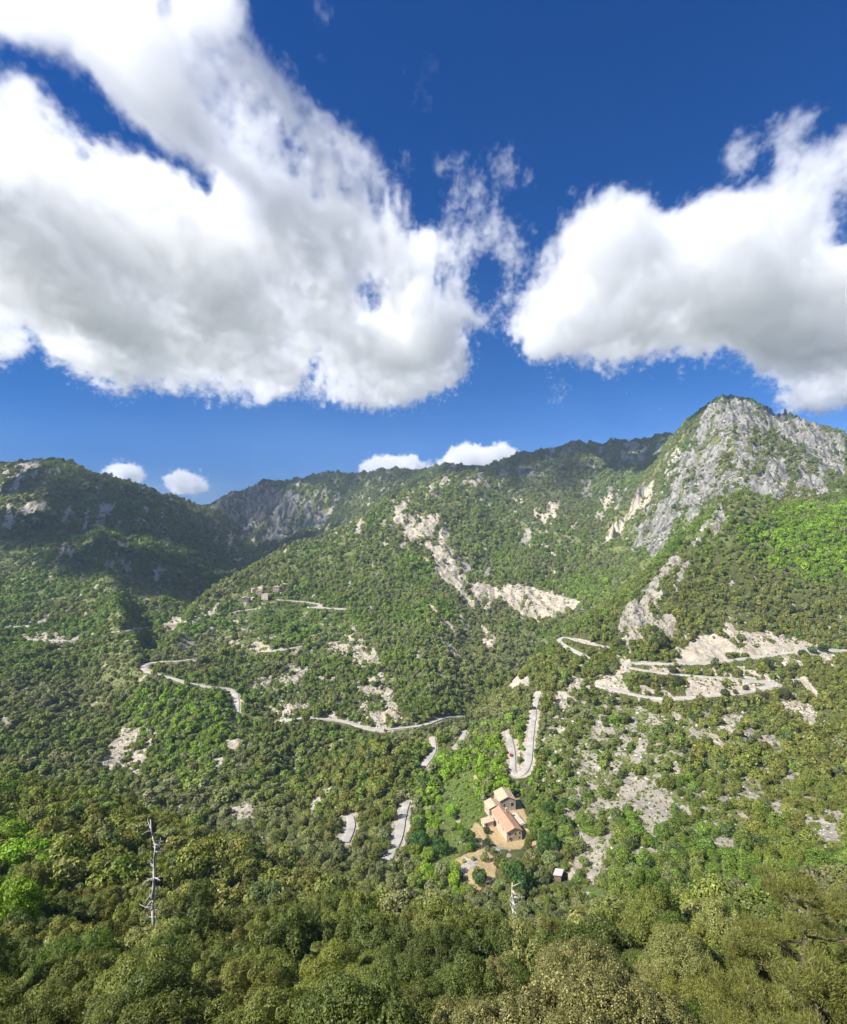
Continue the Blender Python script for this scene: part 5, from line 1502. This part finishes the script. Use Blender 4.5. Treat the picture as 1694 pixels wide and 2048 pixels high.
def cloud_object(name, box, vx, polys, zc, hu, hd, gains, seed, dens, label, extra=(), sharp=2.0, r1=2, r2=8, warp=18, detail=None, drag=(1, 1, 1)):
    x0, x1, y0, y1, z0, z1 = box
    nx, ny, nz = int((x1-x0)/vx), int((y1-y0)/vx), int((z1-z0)/vx); shape = (nx, ny, nz)
    M = craster(polys); M = cblur(M, r1) * .6 + cblur(M, r2) * .4
    N = noise3(shape, gains[0], gains[1], seed, drag)
    N -= N.mean(); N /= N.std()
    X = (x0 + (np.arange(nx) + .5) * vx)[:, None, None]; Y = (y0 + (np.arange(ny) + .5) * vx)[None, :, None]; Zc = (z0 + (np.arange(nz) + .5) * vx)[None, None, :]
    u = CU + F * X / Y + 0 * Zc; v = CV - F * Zc / Y + 0 * X
    if warp:
        u = u + warp * np.roll(N, 7, 0); v = v + warp * np.roll(N, 11, 1)
    m = M[np.clip(((v - CV0) / CS).astype(int), 0, CH-1), np.clip(((u - CU0) / CS).astype(int), 0, CW-1)]
    m = np.where((v < CV0) | (u < CU0) | (u > CU0 + CW * CS - 8), 0, m)
    for (ex, ey, ez, rx, ry, rot) in extra:
        c_, s_ = math.cos(rot), math.sin(rot); ax = ((X - ex) * c_ + (Y - ey) * s_) / rx; ay = (-(X - ex) * s_ + (Y - ey) * c_) / ry
        m = np.maximum(m, np.clip(1.7 - 1.1 * np.sqrt(ax**2 + ay**2), 0, 1) + 0 * Zc)
    prof_ = np.where(Zc > zc, (Zc - zc) / hu, (zc - Zc) / hd) ** 1.3
    d = m * 1.35 - 0.55 + N * gains[2] * (0.35 + .65 * np.clip(m * 1.3, 0, 1)) * (1 + .6 * (v < 420)) - prof_ * .8
    d = np.where(m < .03, 0, d)
    D = np.clip(d * sharp, 0, 1).astype(np.float32)
    me = bpy.data.meshes.new(name + '_field'); me.vertices.add(D.size)
    at_ = me.attributes.new('dens', 'FLOAT', 'POINT'); at_.data.foreach_set('value', np.ascontiguousarray(D).ravel())
    so_ = bpy.data.objects.new(name + '_field', me)
    vol = bpy.data.volumes.new(name); vo = bpy.data.objects.new(name, vol); col.objects.link(vo)
    mt = bpy.data.materials.new(name); mt.use_nodes = True; t = mt.node_tree; t.nodes.clear()
    out = t.nodes.new('ShaderNodeOutputMaterial'); pv = t.nodes.new('ShaderNodeVolumePrincipled'); t.links.new(pv.outputs[0], out.inputs['Volume'])
    pv.inputs['Density'].default_value = dens; pv.inputs['Color'].default_value = (0.985, 0.992, 1, 1); pv.inputs['Anisotropy'].default_value = 0.25
    if detail:
        vi = t.nodes.new('ShaderNodeVolumeInfo'); nzn = t.nodes.new('ShaderNodeTexNoise'); nzn.inputs['Scale'].default_value = detail[0]; nzn.inputs['Detail'].default_value = detail[2]; nzn.inputs['Roughness'].default_value = .65
        tc = t.nodes.new('ShaderNodeNewGeometry'); t.links.new(tc.outputs['Position'], nzn.inputs['Vector'])
        s1 = t.nodes.new('ShaderNodeMath'); s1.operation = 'MULTIPLY_ADD'; t.links.new(nzn.outputs['Fac'], s1.inputs[0]); s1.inputs[1].default_value = detail[1]; s1.inputs[2].default_value = -detail[1] * .5
        s2 = t.nodes.new('ShaderNodeMath'); s2.operation = 'ADD'; t.links.new(vi.outputs['Density'], s2.inputs[0]); t.links.new(s1.outputs[0], s2.inputs[1])
        s3 = t.nodes.new('ShaderNodeMapRange'); t.links.new(s2.outputs[0], s3.inputs['Value']); s3.inputs['From Min'].default_value = .12; s3.inputs['From Max'].default_value = .9; s3.inputs['To Max'].default_value = dens
        s4 = t.nodes.new('ShaderNodeMath'); s4.operation = 'MULTIPLY'; t.links.new(s3.outputs[0], s4.inputs[0])
        s5 = t.nodes.new('ShaderNodeMath'); s5.operation = 'GREATER_THAN'; t.links.new(vi.outputs['Density'], s5.inputs[0]); s5.inputs[1].default_value = .002; t.links.new(s5.outputs[0], s4.inputs[1])
        pv.inputs['Density Attribute'].default_value = ''
        t.links.new(s4.outputs[0], pv.inputs['Density'])
    ng = bpy.data.node_groups.new(name, 'GeometryNodeTree')
    ng.interface.new_socket('Geometry', in_out='INPUT', socket_type='NodeSocketGeometry'); ng.interface.new_socket('Geometry', in_out='OUTPUT', socket_type='NodeSocketGeometry')
    n = ng.nodes; L = ng.links.new; go_ = n.new('NodeGroupOutput'); oi = n.new('GeometryNodeObjectInfo'); oi.inputs[0].default_value = so_; vc = n.new('GeometryNodeVolumeCube')
    vc.inputs['Min'].default_value = (x0, y0, z0); vc.inputs['Max'].default_value = (x1, y1, z1)
    for k_, q_ in (('X', nx), ('Y', ny), ('Z', nz)): vc.inputs['Resolution ' + k_].default_value = q_
    pos = n.new('GeometryNodeInputPosition')

    def vm(op, a_, b_=None):
        q_ = n.new('ShaderNodeVectorMath'); q_.operation = op; L(a_, q_.inputs[0])
        if b_ is not None: q_.inputs[1].default_value = b_
        return q_.outputs[0]

    def im(op, a_, b_):
        q_ = n.new('FunctionNodeIntegerMath'); q_.operation = op; L(a_, q_.inputs[0])
        if isinstance(b_, int): q_.inputs[1].default_value = b_
        else: L(b_, q_.inputs[1])
        return q_.outputs[0]
    pp = vm('FLOOR', vm('ADD', vm('MULTIPLY', vm('SUBTRACT', pos.outputs[0], (x0, y0, z0)), ((nx-1)/(x1-x0), (ny-1)/(y1-y0), (nz-1)/(z1-z0))), (.5, .5, .5)))
    sep = n.new('ShaderNodeSeparateXYZ'); L(pp, sep.inputs[0])
    idx = im('ADD', im('MULTIPLY', im('ADD', im('MULTIPLY', sep.outputs[0], ny), sep.outputs[1]), nz), sep.outputs[2])
    si = n.new('GeometryNodeSampleIndex'); si.data_type = 'FLOAT'; si.domain = 'POINT'; L(oi.outputs['Geometry'], si.inputs[0]); L(idx, si.inputs['Index'])
    na_ = n.new('GeometryNodeInputNamedAttribute'); na_.data_type = 'FLOAT'; na_.inputs[0].default_value = 'dens'; L(na_.outputs[0], si.inputs[1]); L(si.outputs[0], vc.inputs['Density'])
    sm = n.new('GeometryNodeSetMaterial'); sm.inputs['Material'].default_value = mt; L(vc.outputs[0], sm.inputs[0]); L(sm.outputs[0], go_.inputs[0])
    md = vo.modifiers.new('field', 'NODES'); md.node_group = ng
    tag(vo, label, 'cloud', None, 'stuff')
    print(name, shape, D.size, round(float(D.mean()), 3), round(time.time() - T0, 1))
    return vo


def shadow_place(x, y, z, zc):
    """Centre of the cloud at height zc that keeps the sun off (x, y, z)."""
    k = (zc - z) / SUN.z
    return x + SUN.x * k, y + SUN.y * k


ex = []
for (x, y, z, rx, ry, rot) in SHADES:
    a_, b_ = shadow_place(x, y, z, 3100); ex.append((a_, b_, 0, rx, ry, rot))
cloud_object('clouds', (-5200, 5200, 900, 7600, 1180, 2020), 22.0, CL, 1480, 360, 210, ((26, 12, 6, 3.2, 1.8), .82, 0.38), 5, CLOUD_D,
             'white and grey cumulus and ragged cloud sheets drifting over the valley', (), detail=(.02, 2.6, 6), sharp=1.0, drag=(.85, 1.6, 1))
cloud_object('far_clouds', (-9000, 9000, 10500, 15500, 480, 2100), 45.0, CL2, 1100, 900, 900, ((12, 6, 3, 1.7), .85, 0.62), 8, CLOUD_D * .8,
             'small bright cumulus low over the horizon behind the ridges', detail=(.006, 2.2, 4), r1=0, r2=2, warp=5)
xs_ = [e_[0] for e_ in ex]; ys_ = [e_[1] for e_ in ex]
cloud_object('unseen_shade_clouds', (min(xs_) - 650, max(xs_) + 650, min(ys_) - 650, max(ys_) + 650, 2950, 3270), 32.0, [([(0,0),(1,0),(0,1)],0)], 3100, 160, 130, ((10, 5, 2.5), .7, 0.40), 12, CLOUD_D * 7,  # added clouds outside the frame, shaped only to shade the chosen slopes
             'high clouds out of view, added to throw dark shadows on the mountain slopes', ex, sharp=2.0, warp=0)
